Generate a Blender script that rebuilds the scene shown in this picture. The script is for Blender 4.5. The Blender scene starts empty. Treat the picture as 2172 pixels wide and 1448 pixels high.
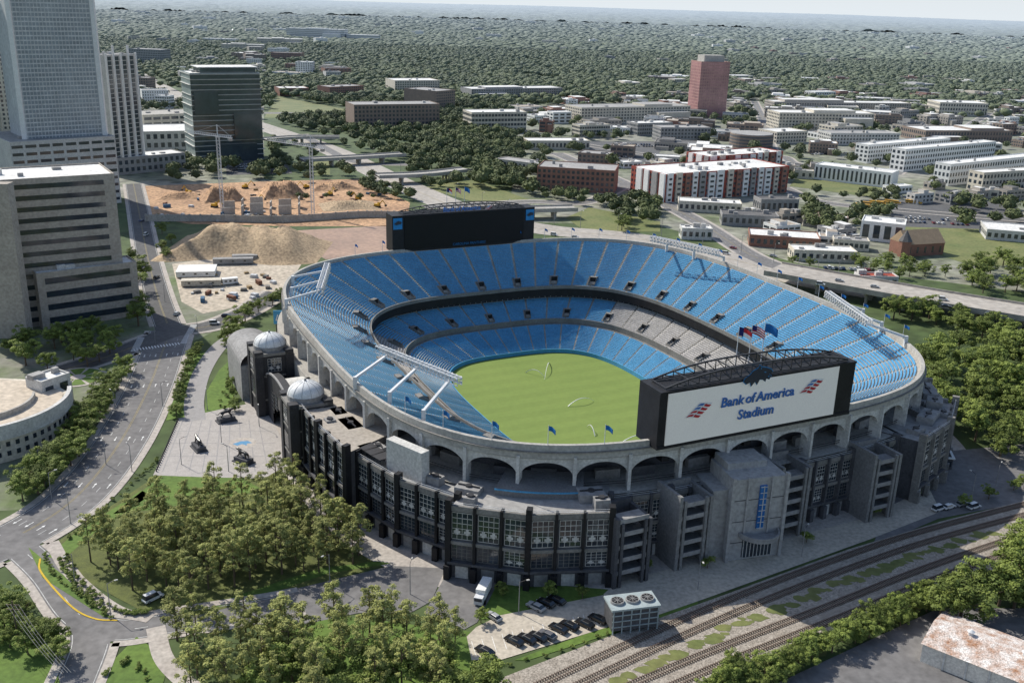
import bpy, math, random, numpy as np, bmesh
from mathutils import Vector, Matrix
R=random.Random(7)
H=145.;F=2100.;TH=math.radians(18.8);RO=math.radians(1.7)
cT,sT=math.cos(TH),math.sin(TH)
SC=bpy.context.scene; COL=SC.collection
# ---- pixel helpers: image coordinates back-projected through the camera -> world ground positions and heights
def ray(px,py):
    u=px-1086;v=py-724
    a=u*math.cos(RO)+v*math.sin(RO); b=v*math.cos(RO)-u*math.sin(RO)
    return a,F*cT-b*sT,-F*sT-b*cT
def G(px,py,z=0):
    d=ray(px,py);t=(H-z)/(-d[2]);return (d[0]*t,d[1]*t)
def ZT(Y,px,py):
    d=ray(px,py);return H+d[2]*Y/d[1]
# ---- materials
MATS={}
def mat(name,c1,c2=None,scale=.3,rough=.85,spec=.25,metal=0,attr=None,emit=0,bump=0,fine=0.12,objrand=0):
    if name in MATS:return MATS[name]
    m=bpy.data.materials.new(name);m.use_nodes=True;nt=m.node_tree;N=nt.nodes;L=nt.links
    b=N['Principled BSDF'];b.inputs['Roughness'].default_value=rough;b.inputs['Metallic'].default_value=metal
    b.inputs['Specular IOR Level'].default_value=spec
    if c2 is None:c2=tuple(x*.78 for x in c1)
    geo=N.new('ShaderNodeNewGeometry')
    n1=N.new('ShaderNodeTexNoise');n1.inputs['Scale'].default_value=scale;n1.inputs['Detail'].default_value=6;n1.inputs['Roughness'].default_value=.65
    L.new(geo.outputs['Position'],n1.inputs['Vector'])
    r=N.new('ShaderNodeMapRange');r.inputs[1].default_value=.32;r.inputs[2].default_value=.68
    L.new(n1.outputs['Fac'],r.inputs[0]);fac=r.outputs[0]
    if attr:
        at=N.new('ShaderNodeAttribute');at.attribute_name=attr
        mm=N.new('ShaderNodeMath');mm.operation='MULTIPLY_ADD';L.new(fac,mm.inputs[0]);mm.inputs[1].default_value=.35
        m3=N.new('ShaderNodeMath');m3.operation='MULTIPLY';L.new(at.outputs['Fac'],m3.inputs[0]);m3.inputs[1].default_value=.65
        L.new(m3.outputs[0],mm.inputs[2]);fac=mm.outputs[0]
    mx=N.new('ShaderNodeMix');mx.data_type='RGBA';L.new(fac,mx.inputs[0]);mx.inputs[6].default_value=(*c1,1);mx.inputs[7].default_value=(*c2,1)
    out=mx.outputs[2]
    if fine:
        n2=N.new('ShaderNodeTexNoise');n2.inputs['Scale'].default_value=scale*9;n2.inputs['Detail'].default_value=3
        L.new(geo.outputs['Position'],n2.inputs['Vector'])
        r2=N.new('ShaderNodeMapRange');r2.inputs[1].default_value=.3;r2.inputs[2].default_value=.7;r2.inputs[3].default_value=1-fine*1.6;r2.inputs[4].default_value=1+fine*1.6
        L.new(n2.outputs['Fac'],r2.inputs[0])
        vm=N.new('ShaderNodeVectorMath');vm.operation='SCALE';L.new(out,vm.inputs[0]);L.new(r2.outputs[0],vm.inputs['Scale']);out=vm.outputs[0]
    if objrand:
        oi=N.new('ShaderNodeObjectInfo');r3=N.new('ShaderNodeMapRange');r3.inputs[3].default_value=1-objrand;r3.inputs[4].default_value=1+objrand
        L.new(oi.outputs['Random'],r3.inputs[0]);v3=N.new('ShaderNodeVectorMath');v3.operation='SCALE';L.new(out,v3.inputs[0]);L.new(r3.outputs[0],v3.inputs['Scale']);out=v3.outputs[0]
    # aerial haze painted into the base colour, growing with distance from the origin
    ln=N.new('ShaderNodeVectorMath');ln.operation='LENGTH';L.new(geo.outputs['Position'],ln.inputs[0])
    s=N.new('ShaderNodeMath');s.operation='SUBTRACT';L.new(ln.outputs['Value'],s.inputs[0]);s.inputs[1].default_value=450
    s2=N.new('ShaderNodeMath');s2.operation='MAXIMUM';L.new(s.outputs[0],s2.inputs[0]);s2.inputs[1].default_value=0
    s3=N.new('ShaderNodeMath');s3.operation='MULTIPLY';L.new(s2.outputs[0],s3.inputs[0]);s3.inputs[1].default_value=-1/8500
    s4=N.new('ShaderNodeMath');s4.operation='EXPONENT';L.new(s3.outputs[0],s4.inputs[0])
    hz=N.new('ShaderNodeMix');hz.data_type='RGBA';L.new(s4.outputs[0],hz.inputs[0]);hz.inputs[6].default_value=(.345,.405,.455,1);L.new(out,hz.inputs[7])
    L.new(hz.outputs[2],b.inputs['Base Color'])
    if bump:
        bp=N.new('ShaderNodeBump');bp.inputs['Strength'].default_value=bump;bp.inputs['Distance'].default_value=.3
        L.new(n1.outputs['Fac'],bp.inputs['Height']);L.new(bp.outputs[0],b.inputs['Normal'])
    if emit:
        b.inputs['Emission Color'].default_value=(*c1,1);b.inputs['Emission Strength'].default_value=emit
    MATS[name]=m;return m
conc=mat('concrete',(.44,.42,.38),(.33,.31,.28),.12)
lconc=mat('light_concrete',(.60,.59,.56),(.46,.45,.43),.15)
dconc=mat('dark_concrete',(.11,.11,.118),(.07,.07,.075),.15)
mconc=mat('weathered_concrete',(.25,.24,.225),(.165,.16,.15),.2)
tanconc=mat('tan_concrete',(.41,.37,.32),(.33,.295,.255),.1)
black=mat('black_panel',(.022,.022,.025),(.012,.012,.014),.2,rough=.55)
glass=mat('dark_glass',(.035,.05,.065),(.015,.02,.03),.2,rough=.08,spec=.8,fine=0)
bglass=mat('blue_glass',(.03,.16,.42),(.02,.10,.3),.2,rough=.12,spec=.8,fine=0)
asph=mat('asphalt',(.115,.113,.113),(.085,.083,.083),.06)
asph2=mat('asphalt_worn',(.20,.192,.188),(.14,.136,.136),.05)
paveM=mat('paving',(.46,.42,.375),(.37,.33,.295),.1)
gray_pav=mat('paver_stone',(.34,.325,.32),(.27,.26,.255),.6)
lawn=mat('lawn_grass',(.125,.195,.037),(.085,.145,.03),.08)
drygr=mat('dry_grass',(.20,.20,.075),(.115,.145,.045),.05)
mulch=mat('mulch_soil',(.13,.15,.04),(.08,.095,.032),.3)
dirt=mat('orange_dirt',(.55,.34,.19),(.28,.165,.095),.045,fine=.3,bump=.6)
sand=mat('sand_dirt',(.43,.32,.20),(.33,.24,.15),.08,fine=.25,bump=.6)
ballast=mat('ballast',(.38,.34,.29),(.27,.235,.195),.3,fine=.3)
white=mat('white_paint',(.80,.80,.78),(.70,.70,.68),.4)
yellow=mat('yellow_paint',(.62,.42,.04),None,.5)
fyel=mat('faded_yellow_paint',(.42,.33,.13),(.28,.24,.14),.5)
fwhi=mat('faded_white_paint',(.6,.6,.58),(.35,.35,.34),.5)
roofw=mat('white_roof',(.78,.77,.74),(.60,.595,.575),.06)
roofg=mat('grey_roof',(.38,.37,.355),(.28,.27,.26),.06)
roofd=mat('dark_roof',(.14,.135,.13),(.10,.095,.095),.08)
rooft=mat('tan_roof',(.42,.36,.29),(.32,.27,.22),.08)
brick=mat('red_brick',(.31,.155,.11),(.23,.115,.08),.2)
brownb=mat('brown_brick',(.27,.20,.155),(.20,.15,.12),.2)
redp=mat('red_cladding',(.36,.08,.05),(.29,.06,.04),.2)
cream=mat('cream_wall',(.62,.57,.48),(.52,.475,.39),.1)
greyw=mat('grey_wall',(.32,.315,.31),(.245,.24,.235),.1)
steel=mat('white_steel',(.70,.71,.72),None,.5,rough=.45)
dsteel=mat('dark_steel',(.05,.05,.055),None,.5,rough=.5)
silver=mat('silver_dome',(.74,.75,.75),(.62,.63,.63),.4,rough=.45)
bark=mat('bark',(.15,.11,.075),(.09,.07,.05),1.5)
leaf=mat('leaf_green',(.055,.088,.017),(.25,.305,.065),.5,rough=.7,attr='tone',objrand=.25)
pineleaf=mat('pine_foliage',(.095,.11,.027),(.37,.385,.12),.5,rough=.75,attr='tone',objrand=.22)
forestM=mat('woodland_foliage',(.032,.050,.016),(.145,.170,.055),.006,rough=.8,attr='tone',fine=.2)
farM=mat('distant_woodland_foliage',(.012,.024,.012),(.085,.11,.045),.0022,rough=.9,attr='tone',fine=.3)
blueseat=mat('blue_seat',(.10,.35,.58),(.08,.29,.50),.25,rough=.5,fine=.2)
greyseat=mat('grey_seat',(.50,.48,.465),(.37,.36,.35),.25,rough=.5,fine=.2)
# ---- mesh batch
class Bt:
    def __init__(s):s.v=[];s.f=[];s.m=[]
    def add(s,vs,fs,mi=0):
        k=len(s.v);s.v+=[tuple(p) for p in vs];s.f+=[tuple(i+k for i in f) for f in fs];s.m+=[mi]*len(fs)
    def prism(s,poly,z0,z1,mi=0,mt=None):
        n=len(poly);A=sum(poly[i][0]*poly[(i+1)%n][1]-poly[(i+1)%n][0]*poly[i][1] for i in range(n))
        if A<0:poly=poly[::-1]
        s.add([(p[0],p[1],z0) for p in poly]+[(p[0],p[1],z1) for p in poly],[(i,(i+1)%n,n+(i+1)%n,n+i) for i in range(n)]+[tuple(range(n-1,-1,-1))],mi)
        s.add([(p[0],p[1],z1) for p in poly],[tuple(range(n))],mi if mt is None else mt)
    def box(s,cx,cy,z0,z1,w,d,ang=0,mi=0,mt=None):
        c,n=math.cos(ang),math.sin(ang)
        s.prism([(cx+x*c-y*n,cy+x*n+y*c) for x,y in((-w/2,-d/2),(w/2,-d/2),(w/2,d/2),(-w/2,d/2))],z0,z1,mi,mt)
    def beam(s,p,q,w,mi=0,h=None):
        p=Vector(p);q=Vector(q);d=(q-p);
        if d.length<1e-6:return
        d.normalize();up=Vector((0,0,1)) if abs(d.z)<.95 else Vector((1,0,0))
        x=d.cross(up).normalized()*w/2;y=x.cross(d).normalized()*(h or w)/2
        vs=[p-x-y,p+x-y,p+x+y,p-x+y,q-x-y,q+x-y,q+x+y,q-x+y]
        s.add(vs,[(0,1,2,3),(7,6,5,4),(0,4,5,1),(1,5,6,2),(2,6,7,3),(3,7,4,0)],mi)
    def cyl(s,cx,cy,z0,z1,r0,r1=None,n=12,mi=0):
        r1=r0 if r1 is None else r1
        s.add([(cx+r*math.cos(6.28318*i/n),cy+r*math.sin(6.28318*i/n),z) for r,z in((r0,z0),(r1,z1)) for i in range(n)],
              [(i,(i+1)%n,n+(i+1)%n,n+i) for i in range(n)]+[tuple(range(n-1,-1,-1)),tuple(range(n,2*n))],mi)
KIDS={};WLOC={}
def mk(name,b,mats,parent=None,loc=(0,0,0),smooth=False,**kw):
    v=np.array(b.v,dtype=float) if not isinstance(b,tuple) else b[0]
    f=b.f if not isinstance(b,tuple) else b[1]
    if parent is not None:off=np.array(WLOC[parent.name])
    else:off=np.array(loc,dtype=float)
    me=bpy.data.meshes.new(name);me.from_pydata((v-off).tolist() if len(v) else [],[],f if isinstance(f,list) else f.tolist())
    for m in (mats if isinstance(mats,(list,tuple)) else [mats]):me.materials.append(m)
    if not isinstance(b,tuple) and any(b.m):me.polygons.foreach_set('material_index',b.m)
    if smooth:me.polygons.foreach_set('use_smooth',[True]*len(me.polygons))
    o=bpy.data.objects.new(name,me);COL.objects.link(o)
    if parent is not None:
        o.parent=parent;KIDS.setdefault(parent.name,[]).append(o);WLOC[o.name]=WLOC[parent.name]
    else:o.location=loc;WLOC[o.name]=tuple(loc)
    for k,x in kw.items():o[k]=x
    return o
def emp(name,loc,label,cat,group=None):
    o=bpy.data.objects.new(name,None);o.location=loc;COL.objects.link(o);o.empty_display_size=1
    o['label']=label;o['category']=cat
    if group:o['group']=group
    WLOC[o.name]=tuple(loc);return o
def clone(o,parent=None,loc=None,rot=None,scale=None):
    n=o.copy();COL.objects.link(n)
    if parent is not None:n.parent=parent
    if loc is not None:n.location=loc
    if rot is not None:n.rotation_euler=rot
    if scale is not None:n.scale=scale
    for c in KIDS.get(o.name,[]):clone(c,n)
    return n
def kill(o):
    for c in KIDS.get(o.name,[]):kill(c)
    bpy.data.objects.remove(o)
def flat(name,polys,z,m,label=None):
    b=Bt()
    for p in polys:
        n=len(p);A=sum(p[i][0]*p[(i+1)%n][1]-p[(i+1)%n][0]*p[i][1] for i in range(n))
        if A<0:p=p[::-1]
        b.add([(x,y,z) for x,y in p],[tuple(range(n))])
    return mk(name,b,m,kind='structure')
def gp(l,z=0):return [G(x,y,z) for x,y in l]
def smooth_pts(P,k=8):
    P=[Vector(p) for p in P];P=[P[0]*2-P[1]]+P+[P[-1]*2-P[-2]];o=[]
    for i in range(1,len(P)-2):
        for j in range(k):
            t=j/k;a,b,c,d=P[i-1:i+3]
            o.append(.5*((2*b)+(c-a)*t+(2*a-5*b+4*c-d)*t*t+(3*b-a-3*c+d)*t**3))
    o.append(P[-2]);return o
def offs(P,d):
    o=[]
    for i in range(len(P)):
        t=(P[min(i+1,len(P)-1)]-P[max(i-1,0)]);n=Vector((-t.y,t.x)).normalized();o.append(P[i]+n*d)
    return o
ROADS=[];RL=[]
def strip(b,P,d0,d1,z,mi=0,ok=None):
    A=offs(P,d0);B=offs(P,d1);n=len(P);zs=z if hasattr(z,'__len__') else [z]*n
    fs=[(i+n,i+n+1,i+1,i) if d1<d0 else (i,i+1,i+n+1,i+n) for i in range(n-1) if ok is None or ok((A[i]+B[i+1])/2)]
    b.add([(p.x,p.y,zs[i]) for i,p in enumerate(A)]+[(p.x,p.y,zs[i]) for i,p in enumerate(B)],fs,mi)
def dashes(b,P,d,z,ln=3,gap=6,w=.2,mi=0,ok=None):
    A=offs(P,d);acc=0;on=True
    for i in range(len(A)-1):
        p,q=A[i],A[i+1];L=(q-p).length;s=0
        t=(q-p).normalized() if L>0 else Vector((1,0));n=Vector((-t.y,t.x))*w/2
        while s<L:
            seg=(ln if on else gap)-acc;e=min(L,s+seg)
            if on and (ok is None or ok(p+t*s)):
                a=p+t*s;c=p+t*e;b.add([(a.x-n.x,a.y-n.y,z),(c.x-n.x,c.y-n.y,z),(c.x+n.x,c.y+n.y,z),(a.x+n.x,a.y+n.y,z)],[(0,1,2,3)],mi)
            acc+=e-s;s=e
            if acc>=(ln if on else gap)-1e-6:on=not on;acc=0
def road(px,w,m=asph,z=.06,lanes=2,edge=True,kerb=True,yl=True):
    P=smooth_pts(gp(px),16);b=Bt();strip(b,P,w/2,-w/2,z);mk('road',b,m,kind='structure')
    for p in P:ROADS.append((p.x,p.y,w/2+4))
    RL.append((P,w,z,lanes,edge,kerb,yl));return P
def finish_roads():
    for ri,(P,w,z,lanes,edge,kerb,yl) in enumerate(RL):
        oth=np.array([(p.x,p.y,o[1]/2) for rj,o in enumerate(RL) if rj!=ri for p in o[0]])
        def ok(e,m=.8):return not bool(np.any((oth[:,0]-e.x)**2+(oth[:,1]-e.y)**2<(oth[:,2]+m)**2))
        k=Bt()
        if edge:
            for s in(1,-1):strip(k,P,s*(w/2-.5)+.1,s*(w/2-.5)-.1,z+.03,0,ok)
        lw=w/lanes
        for i in range(1,lanes):
            d=-w/2+i*lw
            if i*2==lanes and yl:strip(k,P,d+.3,d+.16,z+.03,1,ok);strip(k,P,d-.16,d-.3,z+.03,1,ok)
            else:dashes(k,P,d,z+.03,w=.22,ok=ok)
        if k.f:mk('road_markings',k,[fwhi,fyel],kind='structure')
        if kerb:
            c=Bt()
            for s in(1,-1):
                d=s*(w/2);strip(c,P,d+s*2.2 if s>0 else d,d if s>0 else d-2.2,.17,0,ok)
                A=offs(P,d);n=len(A);c.add([(p.x,p.y,.02) for p in A]+[(p.x,p.y,.17) for p in A],[(i,i+1,i+n+1,i+n) for i in range(n-1) if ok((A[i]+A[i+1])/2)])
            mk('pavement',c,paveM,kind='structure')
# ======== stadium site frame
CA,SA=math.cos(math.radians(26)),math.sin(math.radians(26))
def SW(a,b):
    a=a-318;b=b+183;return (SA*a+CA*b,-CA*a+SA*b)
N=1200
tt=np.linspace(0,2*np.pi,40001);nn=3.45
def sg(x):return np.sign(x)*np.abs(x)**(2/nn)
ff,gg=sg(np.cos(tt)),sg(np.sin(tt));xy=np.stack([100*ff,85*gg],1);ar=np.concatenate([[0],np.cumsum(np.linalg.norm(np.diff(xy,axis=0),axis=1))])
tq=np.linspace(0,ar[-1],N+1)[:-1];fI=np.interp(tq,ar,ff);gI=np.interp(tq,ar,gg)
def fgat(i):
    i=np.asarray(i,dtype=float)%N;lo=np.floor(i).astype(int)%N;hi=(lo+1)%N;w=i-np.floor(i)
    return fI[lo]*(1-w)+fI[hi]*w,gI[lo]*(1-w)+gI[hi]*w
def RP(A,B,z,i):
    f,g=fgat(i);g=g*(1-.035*np.clip(f,0,1)*(g>0));a=A*f-318;b=B*g+183;X=SA*a+CA*b;Y=-CA*a+SA*b
    return np.stack(np.broadcast_arrays(X,Y,z),-1)
c0=SW(0,0)
# ======== GROUND (one sheet to the horizon, open where the sunken playing field lies)
ids=np.arange(0,N,10);inn=RP(100,88,0,ids);out=[]
for p in inn:
    d=np.array([p[0]-c0[0],p[1]-c0[1]]);d/=np.linalg.norm(d);out.append((c0[0]+d[0]*80000,c0[1]+d[1]*80000,0))
m_=len(inn);V=np.vstack([inn,np.array(out)]);mk('ground',(V,[((i+1)%m_,i,m_+i,m_+(i+1)%m_) for i in range(m_)]),mat('ground_cover',(.085,.115,.04),(.05,.08,.026),.012,fine=.2),kind='structure')
URB=mat('urban_ground',(.30,.285,.255),(.10,.13,.05),.012,fine=.3)
flat('ground',[gp([(1080,470),(1100,225),(1500,200),(2400,200),(2500,660),(1700,560),(1400,480)])],.02,URB)
flat('ground',[gp([(200,420),(200,200),(560,200),(560,380),(700,400),(320,420)])],.02,URB)
flat('ground',[gp([(-400,1100),(-400,640),(260,640),(330,560),(640,520),(560,650),(420,720),(300,760),(60,1080)])],.02,mat('urban_green',(.23,.215,.19),(.10,.15,.045),.03))
flat('ground',[gp([(300,395),(560,385),(760,380),(870,430),(860,480),(620,480),(400,475),(320,460)])],.05,dirt)
flat('ground',[gp([(610,490),(830,478),(840,545),(690,550),(640,520)])],.05,mat('wet_mud',(.42,.275,.19),(.27,.18,.13),.04,rough=.5,bump=.3))
flat('ground',[gp([(365,560),(560,530),(640,560),(590,635),(430,665),(385,640)])],.05,mat('lot_gravel',(.52,.455,.365),(.41,.35,.275),.05,fine=.2))
def mound(px0,px1,wd,h,mt,label,seed=1,rough=.5):
    a=Vector(G(*px0));c=Vector(G(*px1));u=(c-a);L=u.length;u.normalize();n=Vector((-u.y,u.x));rr=np.random.RandomState(seed)
    nx,ny=70,34;v=[];f=[];nz=rr.rand(ny+1,nx+1)*rough
    for j in range(ny+1):
        for i in range(nx+1):
            s=i/nx;t=j/ny;e=min(min(s,1-s)*3.2,min(t,1-t)*2.6,1);e=max(0,e);e=e*e*(3-2*e)*.5+e*.5;p=a+u*(L*s)+n*(wd*(t-.5)*(1+.15*math.sin(s*9+seed)))
            v.append((p.x,p.y,.04+h*e*(1+.14*math.sin(s*11+seed)*math.cos(t*7)+.07*math.sin(s*37+t*9))+nz[j,i]*e))
    for j in range(ny):
        for i in range(nx):k=j*(nx+1)+i;f.append((k,k+1,k+nx+2,k+nx+1))
    mk('dirt_mound',(np.array(v),f),mt,loc=(a.x,a.y,0),smooth=True,label=label,category='dirt pile')
mound((360,525),(690,535),60,13,sand,'large smooth brown dirt mound beside the excavation',1,1.1)
mound((425,425),(520,420),26,8,dirt,'pile of orange soil on the construction site',2,1.8)
mound((545,418),(650,412),34,9,dirt,'pile of brown soil on the construction site',3,2)
mound((650,402),(760,397),24,4,dirt,'low ridge of orange soil on the construction site',4,1.5)
mound((330,420),(430,418),20,3,dirt,'low heap of loose orange soil',5,1.2)
mound((680,440),(800,436),30,3,sand,'low heap of pale soil near the retaining wall',6,1.2)
for i in range(12):
    x,y=G(485+(i%6)*30,455-(i//6)*14);b=Bt();b.box(x,y,0,5+(i%3)*1.5,9,.8,.3+(i%2)*1.4);mk('concrete_wall',b,conc,loc=(x,y,0),label='bare concrete basement wall on construction site',category='wall',group='basement walls under construction')
b=Bt();P=smooth_pts(gp([(310,470),(450,470),(600,472),(760,462),(850,462)]),6);A=[(p.x,p.y) for p in P]
for i in range(len(P)-1):b.beam((P[i].x,P[i].y,2.4),(P[i+1].x,P[i+1].y,2.4),.5,0,h=4.6)
for i in range(len(P)):b.box(P[i].x,P[i].y,0,5.1,1,1,0,0)
mk('retaining_wall',b,conc,loc=(A[0][0],A[0][1],0),label='long grey concrete retaining wall along the excavation',category='wall')
ST_=[]
for k,mm in enumerate((mat('timber',(.42,.31,.18),None,.8),steel,mat('container_blue',(.08,.16,.26),None,.4),mat('container_rust',(.24,.12,.08),None,.4),mconc)):
    q=Bt()
    for l in range(4):
        for j in range(5 if k!=2 and k!=3 else 1):
            if k not in(2,3):q.box((j-2)*.62,0,.1+l*.5,.45+l*.5,.5,5-l*.3)
            elif l==0:
                q.box(0,0,.1,2.7,6,2.4)
                for t in range(12):q.box(-2.8+t*.5,0,.2,2.6,.12,2.5)
    ST_.append(mk('shipping_container' if k in(2,3) else 'material_stack',q,mm,label=('stack of building timber and beams on bare soil','stack of pale steel beams on bare soil','blue ribbed steel storage container on site','rust-red ribbed steel storage container on site','stack of grey concrete beams on bare soil')[k],category='container' if k in(2,3) else 'building materials',group='materials on the construction site'))
for i in range(85):
    x,y=R.choice([(R.uniform(330,820),R.uniform(400,455)),(R.uniform(400,590),R.uniform(575,640)),(R.uniform(320,600),R.uniform(455,470))]);X,Y=G(x,y);s=R.uniform(.4,.9);clone(R.choice(ST_+[ST_[0],ST_[4],ST_[1]]),None,(X,Y,.1),(0,0,R.uniform(0,3)),(s,s,s))
ey=mat('machine_yellow',(.6,.36,.03),None,1,rough=.5);EX=emp('excavator',(0,0,0),'yellow tracked excavator working on bare soil','excavator','excavators on the construction site')
q=Bt();q.box(0,0,1.1,2.4,3.6,2.6);q.box(.8,.7,2.4,3.3,1.5,1.1);mk('body',q,ey,EX);q=Bt();q.beam((1.6,-.3,2),(4.6,-.3,5.2),.5);q.beam((4.6,-.3,5.2),(7,-.3,2.6),.4);mk('boom',q,ey,EX);q=Bt();q.prism([(6.6,-1),(7.6,-1),(7.6,.4),(6.6,.4)],1.4,2.6);mk('bucket',q,dsteel,EX)
for s in(-1.1,1.1):q=Bt();q.box(0,s,0,1.05,4.2,.6);mk('track',q,dsteel,EX)
for (x,y) in((400,412),(520,400),(540,430),(650,400),(700,415),(760,425),(455,440),(800,440)):clone(EX,None,(*G(x,y),.1),(0,0,R.uniform(0,6)),(1.1,)*3)
flat('lawn',[gp(p) for p in ([(560,250),(590,205),(750,235),(740,252)],[(900,400),(960,365),(1140,430),(1050,440)],[(1200,462),(1250,440),(1400,470),(1400,492),(1240,490)],
  [(1675,395),(1700,360),(1900,405),(1860,420)],[(1870,500),(1950,440),(2300,500),(2300,570),(2050,560)],[(650,345),(700,340),(700,375),(650,370)])],.08,drygr)
flat('lawn',[gp([(120,1150),(330,1010),(520,1010),(640,980),(690,1080),(830,1195),(600,1258),(420,1305),(300,1295),(150,1215)])],.09,mulch)
flat('lawn',[gp([(405,745),(450,748),(415,800),(392,885),(352,892),(380,800)]),gp([(500,752),(512,800),(480,880),(434,882),(438,830),(465,785)]),gp([(60,1160),(90,1185),(250,1310),(220,1308),(90,1225)]),
   gp([(210,1430),(290,1350),(360,1400),(340,1470),(200,1500)]),gp([(-60,1290),(100,1330),(130,1460),(-60,1500)]),gp([(1010,1315),(1060,1230),(1290,1250),(1270,1285),(1050,1310)]),
   gp([(240,1090),(350,1003),(500,1006),(560,1040),(330,1080)]),gp([(100,1180),(160,1130),(300,1040),(320,1050),(200,1130),(130,1190)]),
   gp([(800,1190),(830,1195),(700,1215),(560,1262),(450,1290),(450,1280),(680,1205)]),gp([(1280,1330),(1480,1270),(1480,1285),(1120,1400),(1090,1400)]),gp([(600,1300),(760,1310),(1000,1340),(1010,1500),(560,1560),(560,1330)])],.11,lawn)
flat('paving',[gp([(325,1008),(378,888),(470,868),(560,850),(620,980),(560,1015),(430,1012)])],.13,mat('plaza_paving',(.43,.40,.375),(.35,.325,.305),.5))
b=Bt();strip(b,smooth_pts(gp([(510,705),(465,735),(428,790),(412,850),(415,892)])),3.6,-3.6,.14);mk('path',b,gray_pav,kind='structure')
b=Bt();strip(b,smooth_pts(gp([(110,1150),(150,1215),(240,1290),(320,1312)])),1.8,-1.8,.15);strip(b,smooth_pts(gp([(330,1330),(350,1400),(420,1470)])),2.2,-2.2,.15);mk('path',b,paveM,kind='structure')
x,y=G(515,940);q=Bt();q.cyl(x,y,.131,.145,4.6,4.6,32,0);q.prism([(x+a*1.6,y+b_*1.6) for a,b_ in((-2,-.6),(-.6,.9),(.8,1.2),(2,.2),(.9,-.2),(1.2,-1.2),(0,-.5),(-.8,-1.4))],.145,.16,1);mk('road_markings',q,[paveM,mat('emblem_blue',(.12,.30,.5),None,1)],kind='structure')
q=Bt()
for i in range(9):
    a=Vector(G(345+i*28,1000));c=Vector(G(388+i*20,892));q.beam((a.x,a.y,.131),(c.x,c.y,.131),.35,0,h=.02)
for y_ in(915,940,968):
    a=Vector(G(372-(y_-900)*.38,y_));c=Vector(G(585,y_));q.beam((a.x,a.y,.128),(c.x,c.y,.128),.35,0,h=.02)
mk('paving_band',q,gray_pav,kind='structure')
flat('road',[gp([(560,1285),(600,1255),(830,1200),(945,1205),(915,1275),(870,1300),(760,1300),(590,1335)]),gp([(900,1300),(950,1212),(1062,1225),(1012,1320),(985,1335)]),gp([(1925,965),(2300,930),(2300,1040),(1990,1100),(1850,1160)]),
   gp([(1380,1500),(1650,1448),(1990,1290),(2400,1290),(2400,1560),(1380,1600)])],.12,asph2)
flat('pavement',[gp([(990,1350),(1010,1330),(1060,1305),(1280,1262),(1305,1325),(1060,1400),(1000,1400)]),gp([(1280,1260),(1310,1235),(1830,1100),(1970,1035),(1995,1085),(1850,1142),(1500,1268),(1345,1322),(1300,1330)])],.14,mat('car_park_concrete',(.52,.465,.38),(.43,.38,.315),.1))
b=Bt()
for i in range(13):
    a=Vector(G(1010+i*21.5,1392-i*5.2));c=Vector(G(1000+i*21.5,1360-i*5.2));b.beam((a.x,a.y,.15),(c.x,c.y,.15),.12,0,h=.01)
mk('road_markings',b,white,kind='structure')
# ======== ROADS
rdA=road([(-140,1215),(40,1135),(160,1055),(250,945),(312,830),(345,745),(362,700)],18,asph2,lanes=4)
road([(362,705),(335,630),(312,540),(295,450),(283,390)],12,asph,z=.065)
road([(120,790),(240,752),(362,706),(450,690),(520,662),(590,620)],13,asph,z=.07)
road([(30,1150),(100,1215),(165,1300),(240,1335),(380,1318),(560,1290),(640,1275)],9,asph2,z=.075,lanes=2,yl=False)
road([(190,1318),(190,1370),(150,1470)],9,asph2,z=.08,lanes=1,yl=False)
FC=mat('freeway_concrete',(.43,.395,.35),(.34,.31,.275),.03)
fw=road([(260,140),(400,215),(560,270),(700,318),(850,390),(1000,452),(1150,486),(1350,506),(1560,552),(1700,592),(1850,620)],30,FC,z=.10,lanes=8,kerb=False)
road([(1180,325),(1330,392),(1480,470),(1600,545),(1720,582),(1860,600)],14,asph2,z=.14,lanes=4)
road([(1660,398),(1740,428),(1900,445),(2200,470)],12,asph2,z=.08)
road([(1330,392),(1240,430),(1120,428),(900,440)],11,asph2,z=.16)
road([(560,240),(740,243),(860,262)],14,asph2,z=.09,lanes=2)
road([(1200,300),(1400,330),(1640,330),(1700,350),(1900,370)],11,asph2,z=.09)
road([(1640,330),(1620,260),(1600,215)],11,asph2,z=.1)
road([(640,285),(700,320),(760,345),(900,350)],10,asph2,z=.17)
road([(1900,370),(2000,300),(2100,240)],10,asph2,z=.11)
finish_roads()
q=Bt()
for k in(20,36,50,66,78):
    for o_ in(-6.7,-2.2,2.2,6.7):
        P_=offs(rdA,o_);p=P_[k];t=(P_[k+1]-P_[k-1]).normalized()*(1 if o_<0 else -1);n=Vector((-t.y,t.x));z=.1
        q.add([(*(p-t*1.6-n*.12),z),(*(p+t*.6-n*.12),z),(*(p+t*.6+n*.12),z),(*(p-t*1.6+n*.12),z)],[(0,1,2,3)]);q.add([(*(p+t*.6-n*.45),z),(*(p+t*1.7),z),(*(p+t*.6+n*.45),z)],[(0,1,2)])
mk('road_markings',q,white,kind='structure')
b=Bt()
for (p,q) in (((285,742),(385,728)),((390,728),(412,688)),((285,745),(300,715))):
    a=Vector(G(*p));c=Vector(G(*q));n=max(6,int((c-a).length/1.2));u=(c-a).normalized();ang=math.atan2(u.y,u.x)
    for i in range(n):
        e=a+(c-a)*(i/n);b.box(e.x,e.y,.12,.125,.5,3,ang)
mk('road_markings',b,white,kind='structure')
b=Bt();strip(b,smooth_pts(gp([(85,1185),(88,1215),(150,1285),(200,1312),(250,1316)])),.25,-.25,.2);mk('kerb_line',b,yellow,kind='structure')
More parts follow.
